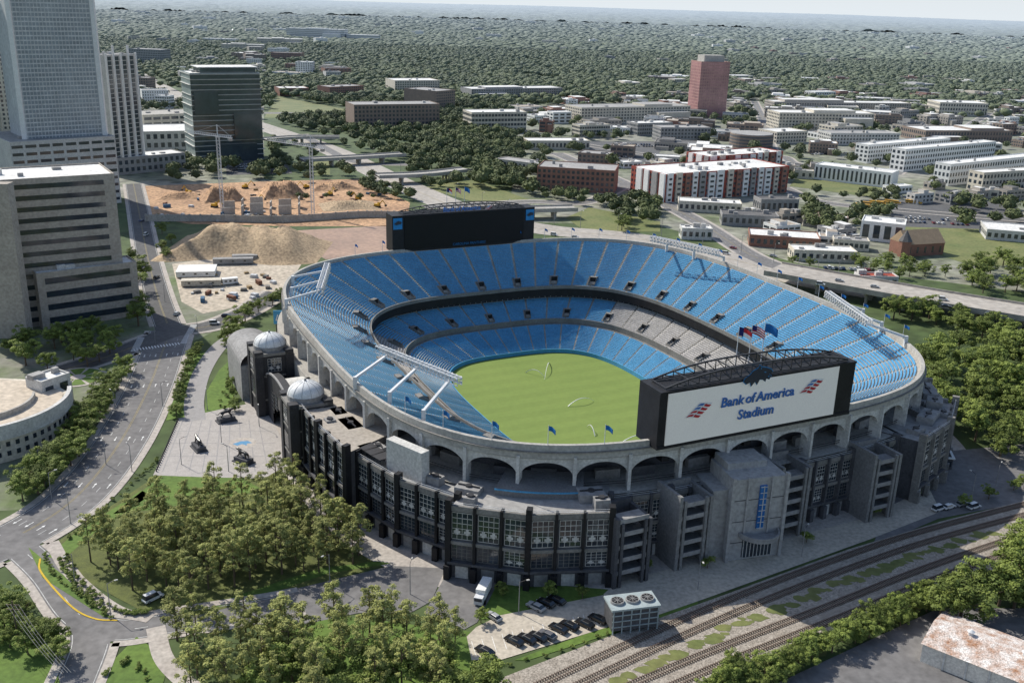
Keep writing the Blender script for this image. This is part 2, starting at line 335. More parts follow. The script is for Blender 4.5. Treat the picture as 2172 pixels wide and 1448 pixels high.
def bridge(px,w,z,label,mt=conc,piers=4):
    P=smooth_pts(gp(px,z),6);p0=P[len(P)//2];E=emp('bridge',(p0.x,p0.y,0),label,'bridge');b=Bt()
    strip(b,P,w/2,-w/2,z);strip(b,P,-w/2,w/2,z-1.6)
    for s in(1,-1):
        A=offs(P,s*w/2)
        for i in range(len(A)-1):b.beam((A[i].x,A[i].y,z-.3),(A[i+1].x,A[i+1].y,z-.3),.5,0,h=2.8)
    mk('deck',b,[mt],E)
    k=Bt();dashes(k,P,0,z+.05);dashes(k,P,w/4,z+.05);dashes(k,P,-w/4,z+.05);mk('lane_markings',k,white,E,kind='stuff')
    for i in range(1,piers+1):
        q=P[int(i*(len(P)-1)/(piers+1))];c=Bt()
        t=(P[int(i*(len(P)-1)/(piers+1))+1]-q).normalized();n=Vector((-t.y,t.x))
        for s in(-.3,0,.3):c.cyl(q.x+n.x*w*s,q.y+n.y*w*s,0,z-1.9,.9)
        c.beam((q.x-n.x*w*.42,q.y-n.y*w*.42,z-2.3),(q.x+n.x*w*.42,q.y+n.y*w*.42,z-2.3),1.4);mk('pier',c,conc,E)
    for p in P:ROADS.append((p.x,p.y,w/2+4))
bridge([(1640,568),(1850,606),(2000,632),(2172,660),(2450,705)],26,8,'wide concrete elevated freeway with dashed lane lines',FC,7)
bridge([(640,338),(760,332),(855,326)],13,7,'grey concrete overpass crossing the freeway',conc,3)
bridge([(800,372),(900,368),(990,358)],14,7,'grey concrete overpass with railings over freeway',conc,3)
bridge([(560,295),(640,290),(720,290)],13,7,'grey overpass crossing the freeway near the trees',conc,3)
bridge([(1050,440),(1130,442),(1220,440)],13,7,'short concrete overpass beside a grassy bank',conc,3)
# ======== STADIUM
def loft(prof,i0=0,i1=N,step=4):
    idx=np.arange(i0,i1+ (0 if i1-i0==N else 1),step);n=len(idx);cl=(i1-i0==N);V=np.concatenate([RP(A,B,z,idx) for A,B,z in prof]);Fc=[]
    for k in range(len(prof)-1):
        for j in range(n if cl else n-1):
            j2=(j+1)%n;Fc.append((k*n+j,k*n+j2,(k+1)*n+j2,(k+1)*n+j))
    return V,Fc
ST=emp('stadium',(c0[0],c0[1],0),'large open-air stadium with bright blue seats and grey facade','stadium')
LA,LB=59.,40.
TM_=mat('turf_grass',(.185,.25,.062),(.165,.23,.056),.06,fine=.03)
nt=TM_.node_tree;vm=[n for n in nt.nodes if n.type=='VECT_MATH' and n.operation=='SCALE'][0]
w_=nt.nodes.new('ShaderNodeTexWave');w_.inputs['Scale'].default_value=.035;w_.inputs['Distortion'].default_value=0;mp=nt.nodes.new('ShaderNodeMapping');mp.inputs['Rotation'].default_value=(0,0,math.radians(64));ge=nt.nodes.new('ShaderNodeNewGeometry');nt.links.new(ge.outputs['Position'],mp.inputs[0]);nt.links.new(mp.outputs[0],w_.inputs[0])
mr=nt.nodes.new('ShaderNodeMapRange');mr.inputs[1].default_value=.45;mr.inputs[2].default_value=.55;mr.inputs[3].default_value=.97;mr.inputs[4].default_value=1.03;nt.links.new(w_.outputs['Fac'],mr.inputs[0])
v2=nt.nodes.new('ShaderNodeVectorMath');v2.operation='SCALE';lk=[l for l in nt.links if l.from_node==vm][0];to=lk.to_socket;nt.links.remove(lk);nt.links.new(vm.outputs[0],v2.inputs[0]);nt.links.new(mr.outputs[0],v2.inputs['Scale']);nt.links.new(v2.outputs[0],to)
pts=RP(LA+1.5,LB+1.5,-5,np.arange(0,N,8));mk('playing_field',(np.vstack([pts,[[c0[0],c0[1],-5]]]),[(i,(i+1)%len(pts),len(pts)) for i in range(len(pts))]),TM_,ST)
def deck(A0,B0,z0,A1,B1,z1,rows,period,colf,name,seatname,vom=None,sk=2):
    pr=[]
    for k in range(rows+1):
        t=k/rows;A=A0+(A1-A0)*t;B=B0+(B1-B0)*t
        if k>0:pr.append((A,B,z0+(z1-z0)*(k-1)/rows))
        pr.append((A,B,z0+(z1-z0)*t))
    mk(name,loft(pr),conc,ST)
    r1=7
    for j in range(N//period):
        ii=np.arange(j*period+sk/2,(j+1)*period-sk/2-.01);K=np.arange(rows-1)+0.
        I,Kk=np.meshgrid(ii,K);I=I.ravel();Kk=Kk.ravel()
        if vom:
            vi=np.minimum(np.abs((I%(vom*period))),np.abs(vom*period-(I%(vom*period))));keep=~((vi<4.5)&(Kk>=1)&(Kk<r1));I=I[keep];Kk=Kk[keep]
        def P(fr,i,z):
            t=(Kk+fr)/rows;return RP(A0+(A1-A0)*t,B0+(B1-B0)*t,z0+(z1-z0)*Kk/rows+z,i)
        a,c=I+.06,I+.94
        V=np.stack([P(.34,a,.42),P(.34,c,.42),P(.78,a,.40),P(.78,c,.40),P(.90,a,.92),P(.90,c,.92)],1).reshape(-1,3)
        n=len(I);base=np.arange(n)[:,None]*6;Fc=np.concatenate([base+np.array([0,1,3,2]),base+np.array([2,3,5,4])]).tolist()
        mk(seatname,(V,Fc),colf(j*period+period/2),ST)
    if vom:
        step=vom*period
        for j in range(N//step):
            i=j*step;q=Bt();fr0,fr1=1.6/rows,r1/rows
            zf=z0+(z1-z0)*fr0;zt=z0+(z1-z0)*fr1+.5
            def C(fr,k,z):return tuple(RP(A0+(A1-A0)*fr,B0+(B1-B0)*fr,z,i+k))
            v=[C(fr0,-3.6,zf-1),C(fr0,3.6,zf-1),C(fr1,3.6,zf-1),C(fr1,-3.6,zf-1),C(fr0,-3.6,zf+1.0),C(fr0,3.6,zf+1.0),C(fr1,3.6,zt),C(fr1,-3.6,zt)]
            q.add(v,[(0,1,5,4),(1,2,6,5),(2,3,7,6),(3,0,4,7)],0);
            fa=fr0+(fr1-fr0)*.62
            w=[C(fr0,-3.,zf+.4),C(fr0,3.,zf+.4),C(fa,3.,zf+.4),C(fa,-3.,zf+.4),C(fa,3.,zt),C(fa,-3.,zt),C(fr1,3.,zt),C(fr1,-3.,zt)]
            q.add(w,[(0,1,2,3)],0);q.add(w,[(4,5,7,6)],0);q.add(w,[(3,2,4,5)],1)
            q.add([v[4],w[0],w[3],w[5],w[7],v[7]],[(0,1,2,3,4,5)],0);q.add([v[5],w[1],w[2],w[4],w[6],v[6]],[(0,1,2,3,4,5)],0)
            mk('vomitory',q,[mconc,black],ST)
blue=lambda i:blueseat
def clubc(i):
    f,g=fgat(i);return greyseat if abs(float(g))>.87 and abs(float(f))<.93 else blueseat
deck(88,70.5,17,114,102,33,31,20,blue,'upper_deck','upper_seat_section',vom=2,sk=2.6)
deck(77,57,4.6,91,73,11.2,15,25,clubc,'middle_deck','middle_seat_section',vom=2,sk=2.8)
deck(LA,LB,-3.6,76,56,2.8,19,24,blue,'lower_deck','lower_seat_section',sk=2.8)
mk('field_wall',loft([(LA,LB,-5),(LA,LB,-3.2),(LA+.3,LB+.3,-3.2),(LA+.3,LB+.3,-3.6)]),[mat('blue_wall',(.09,.33,.55),None,.3)],ST)
mk('concourse_wall',loft([(76,56,2.8),(76.6,56.6,2.8),(76.6,56.6,5.4),(77,57,5.4),(77,57,4.6)]),mconc,ST)
mk('ribbon_board',loft([(93,75,13),(87.6,70,13),(87.3,69.8,13),(87.3,69.8,16.4),(87.6,70,16.4)]),black,ST)
mk('deck_rail',loft([(87.4,69.9,16.4),(87.4,69.9,18),(87.8,70.3,18),(87.9,70.4,17)]),mconc,ST)
mk('suite_glass',loft([(91,73,11.2),(92,74,11.2),(92,74,13)]),glass,ST)
q=Bt()
for i in range(0,N,6):
    p=RP(91.7,73.7,11.2,i);q.beam(p,(p[0],p[1],13),.35)
mk('suite_mullions',q,lconc,ST)
mk('rim_parapet',loft([(114,102,33),(114.2,102.2,34.3),(115.2,103.2,34.3),(115.5,103.5,30.4),(113.4,101.4,29.4)]),mat('rim_concrete',(.43,.415,.38),(.33,.315,.29),.12),ST)
mk('rim_band',loft([(115.45,103.45,32.2),(115.9,103.9,32.2),(115.9,103.9,32.5),(115.4,103.4,32.5)]),mconc,ST)  # thin projecting band in darker concrete than the rim
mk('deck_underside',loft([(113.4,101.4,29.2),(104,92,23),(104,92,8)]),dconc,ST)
def arcade(z0=20.5,zs=24.4,zt=30.0,per=24):
    for j in range(N//per):
        i0=j*per;k=np.linspace(-1,1,25);ii=i0+per/2+k*(per/2);x=np.clip(np.abs(k)/.95,0,1);zb=zs+ (zt-1.0-zs)*np.sqrt(1-x**2.1)
        zb[x>=1]=z0
        V=np.concatenate([RP(114.9,102.9,zt,ii),RP(114.9,102.9,zb,ii),RP(113.9,101.9,zb,ii),RP(113.9,101.9,zt,ii)]);m=len(ii);Fc=[]
        for r in range(3):
            for c in range(m-1):Fc.append((r*m+c+1,r*m+c,(r+1)*m+c,(r+1)*m+c+1))
        mk('arch',(V,Fc),lconc,ST)
        p=RP(116.4,104.4,0,i0);p2=RP(112,100,0,i0);q=Bt()
        ang=math.atan2(p[1]-p2[1],p[0]-p2[0]);cx,cy=(p+p2)[:2]/2
        q.box(cx,cy,0 if not(940<i0<1120 or 80<i0<260) else 20,31,3.8,.9,ang)
        mk('arcade_pier',q,lconc,ST)
        if 900<i0 or i0<300:
            r=Bt();a=RP(113.8,101.8,22.2,i0+1);c=RP(113.8,101.8,22.2,i0+per-1);r.beam(a,c,.15);a[2]=c[2]=21.5;r.beam(a,c,.12);mk('arcade_railing',r,dsteel,ST)
            r=Bt();a=RP(108,96,20.3,i0+(3 if j%2 else 9));c=RP(108,96,20.3,i0+per-(9 if j%2 else 3));r.beam((a[0],a[1],21.7),(c[0],c[1],21.7),1.6,0,h=2.8);mk('concession_stand',r,[(greyw,mconc,dconc)[j%3]],ST)
arcade()
mk('concourse_floor',loft([(104,92,20.2),(117,105,20.2)]),conc,ST)
def winproto(name,gm,fm,nx,ny,cross=False):
    E=emp(name+'_proto',(0,0,0),'x','x');b=Bt();b.add([(-.5,0,0),(.5,0,0),(.5,0,1),(-.5,0,1)],[(0,1,2,3)])
    g=mk(name,b,gm,E);f=Bt();t=.012
    for i in range(nx+1):x=-.5+i/nx;f.add([(x-t,-.08,0),(x+t,-.08,0),(x+t,-.08,1),(x-t,-.08,1)],[(0,1,2,3)])
    for i in range(ny+1):z=i/ny;f.add([(-.5,-.08,z-t),(.5,-.08,z-t),(.5,-.08,z+t),(-.5,-.08,z+t)],[(0,1,2,3)])
    if cross:
        for sx in(-.25,.25):
            for sz in(.28,):
                f.add([(sx-.16,-.1,sz-.05),(sx+.16,-.1,sz-.05),(sx+.16,-.1,sz+.05),(sx-.16,-.1,sz+.05)],[(0,1,2,3)])
                f.add([(sx-.07,-.11,sz-.11),(sx+.07,-.11,sz-.11),(sx+.07,-.11,sz+.11),(sx-.07,-.11,sz+.11)],[(0,1,2,3)])
    KIDS[g.name]=[];fr=mk('window_frame',f,fm,E);KIDS[E.name].remove(fr);fr.parent=g;KIDS[g.name]=[fr]
    return E,g
WE,WG=winproto('window',glass,lconc,4,5,True)
WE2,WG2=winproto('window',glass,mconc,4,4)
def placewin(g,p,q,z0,z1,parent,out=.1):
    p=np.array(p[:2]);q=np.array(q[:2]);d=q-p;L=np.linalg.norm(d);d/=L;c=(p+q)/2+np.array([d[1],-d[0]])*out
    w=WLOC[parent.name];return clone(g,parent,(c[0]-w[0],c[1]-w[1],z0-w[2]),(0,0,math.atan2(d[1],d[0])),(L,1,z1-z0))
def facade(i0,i1,A,B,ztop,wall,fin,step=10,seg=30,rf=None,par=None):
    def FP(dA,z,i):
        k=(i-i0)/seg;fl=min(math.floor(k),(i1-i0)//seg-1);a=i0+seg*fl;t=k-fl;return RP(A+dA,B+dA,z,a)*(1-t)+RP(A+dA,B+dA,z,a+seg)*t
    mk('facade_wall',loft([(A,B,0),(A,B,ztop-1.5)],i0,i1,seg),wall,ST)
    mk('facade_parapet',loft([(A-.1,B-.1,ztop-1.5),(A+.5,B+.5,ztop-1.5),(A+.5,B+.5,ztop),(A-.3,B-.3,ztop),(A-.3,B-.3,ztop-1)],i0,i1,seg),par or mconc,ST)
    mk('terrace_roof',loft([(A-.3,B-.3,ztop-1),(104,92,ztop-1)],i0,i1,seg),rf or tanconc,ST)
    mk('facade_ledge',loft([(A,B,4.6),(A+1.2,B+1.2,4.6),(A+1.2,B+1.2,5.3),(A,B,5.3)],i0,i1,seg),dconc,ST)
    mk('facade_ledge',loft([(A,B,10.4),(A+.7,B+.7,10.4),(A+.7,B+.7,11.3),(A,B,11.3)],i0,i1,seg),mconc,ST)
    q=Bt();k=i0
    while k<i1:
        for zz in(.4,.9):q.beam(tuple(FP(.2,ztop+zz,k)),tuple(FP(.2,ztop+zz,min(k+step,i1))),.08)
        k+=step
    mk('terrace_railing',q,steel,ST)
    for e in(i0,i1):
        v=[RP(A,B,0,e),RP(104,92,0,e),RP(104,92,ztop-1,e),RP(A,B,ztop-1,e)];mk('facade_end_wall',(np.array(v),[(0,1,2,3)]),wall,ST)
    for i in range(i0,i1+1,step):
        big=(i-i0)%seg==0
        p=FP(-1,0,i);r=FP(1.2,0,i);ang=math.atan2(r[1]-p[1],r[0]-p[0]);c=(p+r)/2;q=Bt();q.box(c[0],c[1],0,ztop+(1.8 if big else .4),2.2,1.5 if big else .7,ang);q.box(r[0],r[1],0,4.2,1.3,1.6,ang);mk('pilaster',q,fin,ST)
        if i+step<=i1:
            a=FP(0,0,i+1.1);c=FP(0,0,i+step-1.1)
            placewin(WG,a,c,11.8,ztop-2,ST,.12);placewin(WG2 if (i//step)%3 else WG,a,c,5.8,10,ST,.12)
            a=FP(0,0,i+2.5);c=FP(0,0,i+step-2.5);q=Bt();mid=(a+c)/2;d=c-a;q.box(mid[0],mid[1],0,3.6,np.linalg.norm(d),.3,math.atan2(d[1],d[0]));mk('garage_door',q,greyw if (i//step)%2 else lconc,ST)
facade(940,1000,127,116,23.5,dconc,black)
facade(1000,1060,123,112,20.5,dconc,black,rf=roofg)
facade(1060,1120,128,117,21.5,dconc,black,rf=roofg)
facade(1120,1174,118,106,19.5,dconc,dconc,step=9,seg=27)
facade(1188,1198,118,106,19.5,dconc,dconc,step=10,seg=10)
facade(16,80,118,106,19.5,dconc,dconc,step=8,seg=32)
facade(80,140,125,114,21.5,dconc,mconc,rf=roofg)
facade(140,200,122,111,20,dconc,mconc,rf=roofg)
facade(200,260,125,114,21.5,dconc,mconc,rf=roofg)
mk('rear_facade_wall',loft([(118,106,0),(118,106,20),(104,92,20)],260,900,6),conc,ST)
mk('terrace_pavilion',loft([(109,97,20.5),(119,107,20.5),(119,107,22.6),(109,97,23.2)],1072,1108,9),mat('pavilion_roof',(.20,.20,.20),(.15,.15,.15),.2),ST)
mk('pavilion_fascia',loft([(119.05,107.05,22.2),(119.3,107.3,22.2),(119.3,107.3,22.6),(119.05,107.05,22.6)],1072,1108,9),MATS['blue_wall'],ST)
for (i,A,B,w,d,h) in ((948,122,111,5,3,1.5),(958,117,106,6,4,2),(966,122,111,3,3,2.6),(975,117,106,9,5,2),(990,121,110,3,3,1.2),(1005,116,106,5,3,1.6),(1045,118,107,4,3,1.4),(1062,119,108,7,4,1.6),(1066,124,113,3,3,2),(1112,119,108,7,5,2.4),(1116,124,113,4,3,3),(90,120,109,5,4,1.5),(110,119,108,9,5,2.4),(120,122,111,4,3,1.6),(130,119,108,6,5,3),(150,118,107,12,5,2),(165,118,107,4,4,2.6),(180,119,108,8,5,2.4),(195,118,107,4,4,1.4),(210,118,107,8,5,2.4),(230,120,109,6,4,1.8)):
    p=RP(A,B,0,i);p2=RP(A,B,0,i+1);ang=math.atan2(p2[1]-p[1],p2[0]-p[0]);q=Bt();q.box(p[0],p[1],19.5,20.5+h,w,d,ang,0)
    q.box(p[0],p[1],20.5+h,20.9+h,w*.9,.3,ang,1);q.cyl(p[0],p[1],20.5+h,21+h,1,.9,10,1);mk('rooftop_unit',q,[greyw,dsteel],ST)
p=RP(119,108,0,1030);p2=RP(119,108,0,1031);q=Bt();ang=math.atan2(p2[1]-p[1],p2[0]-p[0]);q.box(p[0],p[1],19.5,29,14,3,ang);mk('stair_block',q,lconc,ST)
for k in range(3):
    p=RP(120,109,0,1002+k*6);p2=RP(120,109,0,1003+k*6);ang=math.atan2(p2[1]-p[1],p2[0]-p[0]);q=Bt()
    for w_ in(-1.8,1.8):
        for d_ in(-2,2):q.beam((p[0]+w_*math.cos(ang)-d_*math.sin(ang),p[1]+w_*math.sin(ang)+d_*math.cos(ang),19.5),(p[0]+w_*math.cos(ang)-d_*math.sin(ang),p[1]+w_*math.sin(ang)+d_*math.cos(ang),22.3),.2)
    q.box(p[0],p[1],22.3,22.5,4.2,4.6,ang,0);mk('terrace_canopy',q,dsteel,ST)
def sbox(a,b,z0,z1,wb,da,q,mi=0,ang=26,c=None):
    x,y=SW(a,b)
    if c:
        X,Y=SW(*c);t=math.radians(ang-26);dx,dy=x-X,y-Y;x=X+dx*math.cos(t)-dy*math.sin(t);y=Y+dx*math.sin(t)+dy*math.cos(t)
    q.box(x,y,z0,z1,wb,da,math.radians(ang),mi)
TC=dict(ang=16,c=(122,-14))
q=Bt();sbox(122,-13,0,25,16,14,q,**TC);sbox(121,-23,0,21,5,11,q,**TC);sbox(119,-14,25,27,12,8,q,**TC)
for s in(-8.2,8.2):sbox(129.2,-13+s,0,25.8,.9,1.2,q,**TC)
for s in(-4.6,2.6):sbox(129.2,-12+s,8,25.4,.5,.7,q,**TC)
mk('entrance_tower',q,mat('tower_concrete',(.38,.375,.37),(.31,.305,.30),.1),ST)
q=Bt()
for zz in(5.5,12,18.5):sbox(129.02,-13,zz,zz+.25,15.4,.1,q,**TC)
mk('tower_joint',q,dconc,ST)
q=Bt();sbox(129.3,-12,9.6,22.8,2.0,.8,q,**TC);mk('tower_window_strip',q,[bglass],ST)
q=Bt()
for k in range(8):sbox(129.75,-12,9.8+k*1.8,9.95+k*1.8,2.0,.25,q,**TC)
sbox(129.78,-12,9.6,22.8,.15,.25,q,**TC);mk('tower_window_mullions',q,lconc,ST)
q=Bt();sbox(129.3,-12,1,6.5,9,.5,q,**TC);mk('entrance_glass',q,glass,ST)
q=Bt()
for k in range(-4,5):sbox(129.6,-12+k*1.1,1,6.5,.15,.3,q,**TC)
mk('entrance_mullions',q,lconc,ST)
q=Bt();x,y=SW(128.6,-13);
for i in range(14):
    t0,t1=[math.radians(-164+ (j)*180/14) for j in(i,i+1)];q.beam((x+6*math.cos(t0),y+6*math.sin(t0),8.3),(x+6*math.cos(t1),y+6*math.sin(t1),8.3),.4,0,h=1.3)
q.cyl(x,y,7.4,7.7,6,6,28);mk('curved_balcony',q,greyw,ST)
stm=mat('stair_concrete',(.24,.238,.235),(.18,.178,.175),.15)
for k,(ab,bb,zt) in enumerate(((121,-33,21),(119,3,22),(121,36,21),(104,74,21),(110,58,19),(122,-53,19))):
    q=Bt();sbox(ab,bb-5,0,zt+1.5,1,11,q);sbox(ab-5,bb,0,zt+1,10,1,q);sbox(ab,bb+5,0,zt,1,11,q);sbox(ab+5.2,bb-3.5,0,zt,.8,.8,q);sbox(ab+5.2,bb+3.5,0,zt,.8,.8,q)
    mk('stair_tower_wall',q,stm if k<5 else dconc,ST)
    for l in range(5):
        q=Bt();z=3.6+l*3.8;sbox(ab+2.5,bb,z,z+.35,9,5,q);sbox(ab+5,bb,z,z+1.3,9,.2,q)
        x0=SW(ab,bb-3.6);x1=SW(ab,bb+3.6);q.beam((*x0,z-3.4+(0 if l%2 else 3.4)),(*x1,z-3.4+(3.4 if l%2 else 0)),2,0,h=.35);mk('stair_flight',q,greyw,ST)
GB=-113
gsl=mat('gate_slate',(.05,.05,.054),(.032,.032,.035),.3,rough=.6)
for ac in(-27,25):
    q=Bt();sbox(ac,GB,0,23,13,13,q)
    for da,db in((-5.5,-5.5),(5.5,-5.5),(-5.5,5.5),(5.5,5.5)):sbox(ac+da,GB+db,0,24.8,3,3,q)
    mk('gate_tower',q,gsl,ST)
    q=Bt();sbox(ac,GB,23,24,14,14,q);sbox(ac,GB,15,15.6,13.4,13.4,q);sbox(ac,GB,6,6.6,13.4,13.4,q);mk('cornice',q,mconc,ST)
    x,y=SW(ac,GB);v=[];f=[];n=24;m=8
    q=Bt();q.cyl(x,y,24,25.6,5.9,5.9,24);mk('dome_drum',q,greyw,ST)
    for k in range(m+1):
        th=math.pi/2*k/m;rr=5.7*math.cos(th)
        for i in range(n):v.append((x+rr*math.cos(2*math.pi*i/n),y+rr*math.sin(2*math.pi*i/n),25.6+4.1*math.sin(th)))
    for k in range(m):
        for i in range(n):f.append((k*n+i,k*n+(i+1)%n,(k+1)*n+(i+1)%n,(k+1)*n+i))
    mk('dome',(np.array(v),f),silver,ST,smooth=True)
    q=Bt()
    for i in range(0,n,2):
        for k in range(m-1):
            A,B=[(x+5.71*math.cos(t)*math.cos(2*math.pi*i/n),y+5.71*math.cos(t)*math.sin(2*math.pi*i/n),25.62+4.11*math.sin(t)) for t in(math.pi/2*k/m,math.pi/2*(k+1)/m)];q.beam(A,B,.08)
    q.cyl(x,y,29.6,30.5,.5,.2,8);mk('dome_ribs',q,greyw,ST)
    for s in(0,1):
        if s==0:a=SW(ac+6.6,GB-2.4);c=SW(ac+6.6,GB+2.4)
        else:a=SW(ac-2.4,GB-6.6);c=SW(ac+2.4,GB-6.6)
        placewin(WG,a,c,17,22,ST,.15);placewin(WG2,a,c,8,13,ST,.15)
q=Bt();pr=[];nb=20
for i in range(nb+1):
    t=-1+2*i/nb;pr.append((-1+t*19,13+7*math.sqrt(max(0,1-t*t*.8))))
for i in range(nb):
    (a1,z1),(a2,z2)=pr[i],pr[i+1];t=abs((i+.5)/nb*2-1);zo=0 if t>.62 else 10*math.sqrt(1-(t/.62)**2);b0=GB-3
    P=[SW(a1,b0),SW(a2,b0),SW(a2,b0+3),SW(a1,b0+3)]
    q.add([(P[0][0],P[0][1],zo),(P[1][0],P[1][1],zo),(P[1][0],P[1][1],z2),(P[0][0],P[0][1],z1),(P[3][0],P[3][1],zo),(P[2][0],P[2][1],zo),(P[2][0],P[2][1],z2),(P[3][0],P[3][1],z1)],[(0,3,2,1),(4,5,6,7),(3,7,6,2),(0,1,5,4)])
mk('gate_arch',q,gsl,ST)
q=Bt()
for i in range(nb):
    (a1,z1),(a2,z2)=pr[i],pr[i+1];q.beam((*SW(a1,GB-3.1),z1+.2),(*SW(a2,GB-3.1),z2+.2),.6)
mk('arch_coping',q,greyw,ST)
q=Bt()
for i in range(12):
    P=[(-1+13*math.cos(w),13+6.5*math.sin(w)) for w in(math.pi*i/12,math.pi*(i+1)/12)]
    A=SW(P[0][0],GB);B=SW(P[1][0],GB);C=SW(P[1][0],GB+9);D=SW(P[0][0],GB+9);q.add([(*A,P[0][1]),(*B,P[1][1]),(*C,P[1][1]),(*D,P[0][1])],[(0,1,2,3)])
mk('barrel_roof',q,lconc,ST,smooth=True)
for i in range(5):
    a=SW(-13+i*5.2,GB-3.1);c=SW(-9+i*5.2,GB-3.1);placewin(WG2,a,c,9.8-abs(i-2)*1.6,14.5-abs(i-2)*.8,ST,.1)
q=Bt();sbox(-1,GB+7,0,11,14,64,q);sbox(-45,GB+5,0,15,13,24,q);sbox(38,GB+5,0,16,13,12,q);mk('gate_wing',q,dconc,ST)
q=Bt()
for i in range(14):
    A,B=[(GB-1+8*math.cos(w),14+5.5*math.sin(w)) for w in(math.pi*i/14,math.pi*(i+1)/14)]
    q.add([(*SW(-66,A[0]),A[1]),(*SW(-66,B[0]),B[1]),(*SW(-38,B[0]),B[1]),(*SW(-38,A[0]),A[1])],[(3,2,1,0)])
sbox(-52,GB-1,0,14,16,28,q);mk('vaulted_canopy',q,greyw,ST)
V,Fc=loft([(116,104,.10),(133,122,.10)]);mk('pavement',(V,Fc),paveM,kind='structure')
def text(s,size,pos,matr,m,parent,name='lettering',ext=.12,shear=0,off=.02,sw=.55):
    cu=bpy.data.curves.new('t','FONT');cu.body=s;cu.size=size;cu.extrude=ext;cu.shear=shear;cu.offset=off;cu.resolution_u=3;cu.space_word=sw
    o=bpy.data.objects.new('t',cu);COL.objects.link(o);dg=bpy.context.evaluated_depsgraph_get();me=bpy.data.meshes.new_from_object(o.evaluated_get(dg));bpy.data.objects.remove(o)
    me.materials.clear();me.materials.append(m);n=bpy.data.objects.new(name,me);COL.objects.link(n);n.parent=parent;w=WLOC[parent.name]
    n.matrix_local=Matrix.Translation(Vector(pos)-Vector(w))@matr.to_4x4();return n
TM=Matrix(((CA,0,SA),(SA,0,-CA),(0,1,0)))
textblue=mat('sign_blue',(.06,.18,.50),None,1,rough=.4)
signred=mat('sign_red',(.55,.04,.05),None,1,rough=.4)
signwhite=mat('sign_white',(.8,.8,.8),None,1,rough=.4)
cyanblue=mat('sign_cyan',(.03,.25,.55),None,1,rough=.4)
charc=mat('charcoal',(.05,.055,.065),None,1)
def quad2(q,a,b0,z0,pts,mi):q.add([(*SW(a,b0+x),z0+z) for x,z in pts],[tuple(range(len(pts)))],mi)
def flaglogo(parent,a,b,z,s):
    q=Bt();quad2(q,a-.06,b,z,[(x*s,w*s) for x,w in((-.42,-.02),(.5,-.1),(1.5,.72),(.55,.84))],1)
    for i in range(4):
        t0,t1=i/4,(i+.62)/4
        def C(u,t):return ((-.36+.92*u+ .95*t)*s,(.0-.07*u+.80*t+.06*math.sin(u*5))*s)
        for (u0,u1,mi) in((0,.46,0 if i<2 else 2),(.54,1,0)):
            n=4
            for j in range(n):
                ua=u0+(u1-u0)*j/n;ub=u0+(u1-u0)*(j+1)/n;quad2(q,a,b,z,[C(ua,t0),C(ub,t0),C(ub,t1),C(ua,t1)],mi)
    mk('flag_emblem',q,[signred,signwhite,textblue],parent)
def panther(parent,a,b,z,s):
    o=[(0,0),(.1,.2),(.35,.32),(.6,.55),(.9,.66),(1.0,.82),(1.15,.70),(1.5,.62),(1.8,.5),(1.95,.34),(1.85,.22),(1.7,.24),(1.88,.1),(1.75,-.1),(1.55,-.02),(1.5,-.2),(1.3,-.05),(1.1,-.02),(.95,-.3),(.78,-.1),(.55,-.35),(.45,-.1),(.2,-.18)]
    q=Bt();cx=1.;cz=.2
    quad2(q,a,b,z,[((cx+(x-cx)*1.05)*s,(cz+(y-cz)*1.09)*s) for x,y in o],0);quad2(q,a+.12,b,z,[(x*s,y*s) for x,y in o],1)
    for e in([(1.3,.42),(1.5,.4),(1.42,.34)],[(1.05,.62),(1.12,.7),(1.15,.6)],[(1.62,.1),(1.75,.15),(1.7,.04)]):quad2(q,a+.2,b,z,[(x*s,y*s) for x,y in e],0)
    mk('cat_head_emblem',q,[cyanblue,charc],parent)
def scoreboard(a,b0,b1,z0,z1,depth,screenm,label,sb0,sb1,hh,tw):
    x,y=SW(a,(b0+b1)/2);E=emp('scoreboard',(x,y,z0-2),label,'scoreboard')
    q=Bt();sbox(a-depth/2,(b0+b1)/2,z0,z1,b1-b0,depth,q);sbox(a+.15,(b0+b1)/2,z0,z0+.9,b1-b0,.3,q);sbox(a+.15,(b0+b1)/2,z1-.6,z1,b1-b0,.3,q)
    for bb in(b0+6,(b0+b1)/2,b1-6):sbox(a-depth/2,bb,z0-6,z0,2.5,3,q)
    mk('cabinet',q,black,E)
    q=Bt();sbox(a+.2,(sb0+sb1)/2,z0+.95,z1-.65,sb1-sb0,.3,q);mk('screen',q,screenm,E)
    q=Bt();n=18
    for dd in(1,depth-2):
        pt=[]
        for i in range(n+1):
            t=-1+2*i/n;bb=(b0+b1)/2+t*(b1-b0)/2*tw;pt.append((bb,z1+.5+hh*(1-abs(t)**2.6)))
        for i in range(n):
            A=(*SW(a-dd,pt[i][0]),pt[i][1]);B=(*SW(a-dd,pt[i+1][0]),pt[i+1][1]);q.beam(A,B,.42);A0=(*SW(a-dd,pt[i][0]),z1+.4);B0=(*SW(a-dd,pt[i+1][0]),z1+.4);q.beam(A0,B0,.32);q.beam(A,A0,.25);q.beam(A,B0,.2)
    for i in range(0,n+1,2):q.beam((*SW(a-1,pt[i][0]),pt[i][1]),(*SW(a-depth+2,pt[i][0]),pt[i][1]),.3)
    mk('truss',q,dsteel,E);return E
scrw=mat('lit_screen',(.70,.69,.65),(.67,.66,.63),.3,rough=.5,emit=.14,fine=.03)
E=scoreboard(117,-41,27,32.7,49.3,10,scrw,'white-screened scoreboard with bank name lettering on stadium rim',-38.5,20.5,3.2,.93)
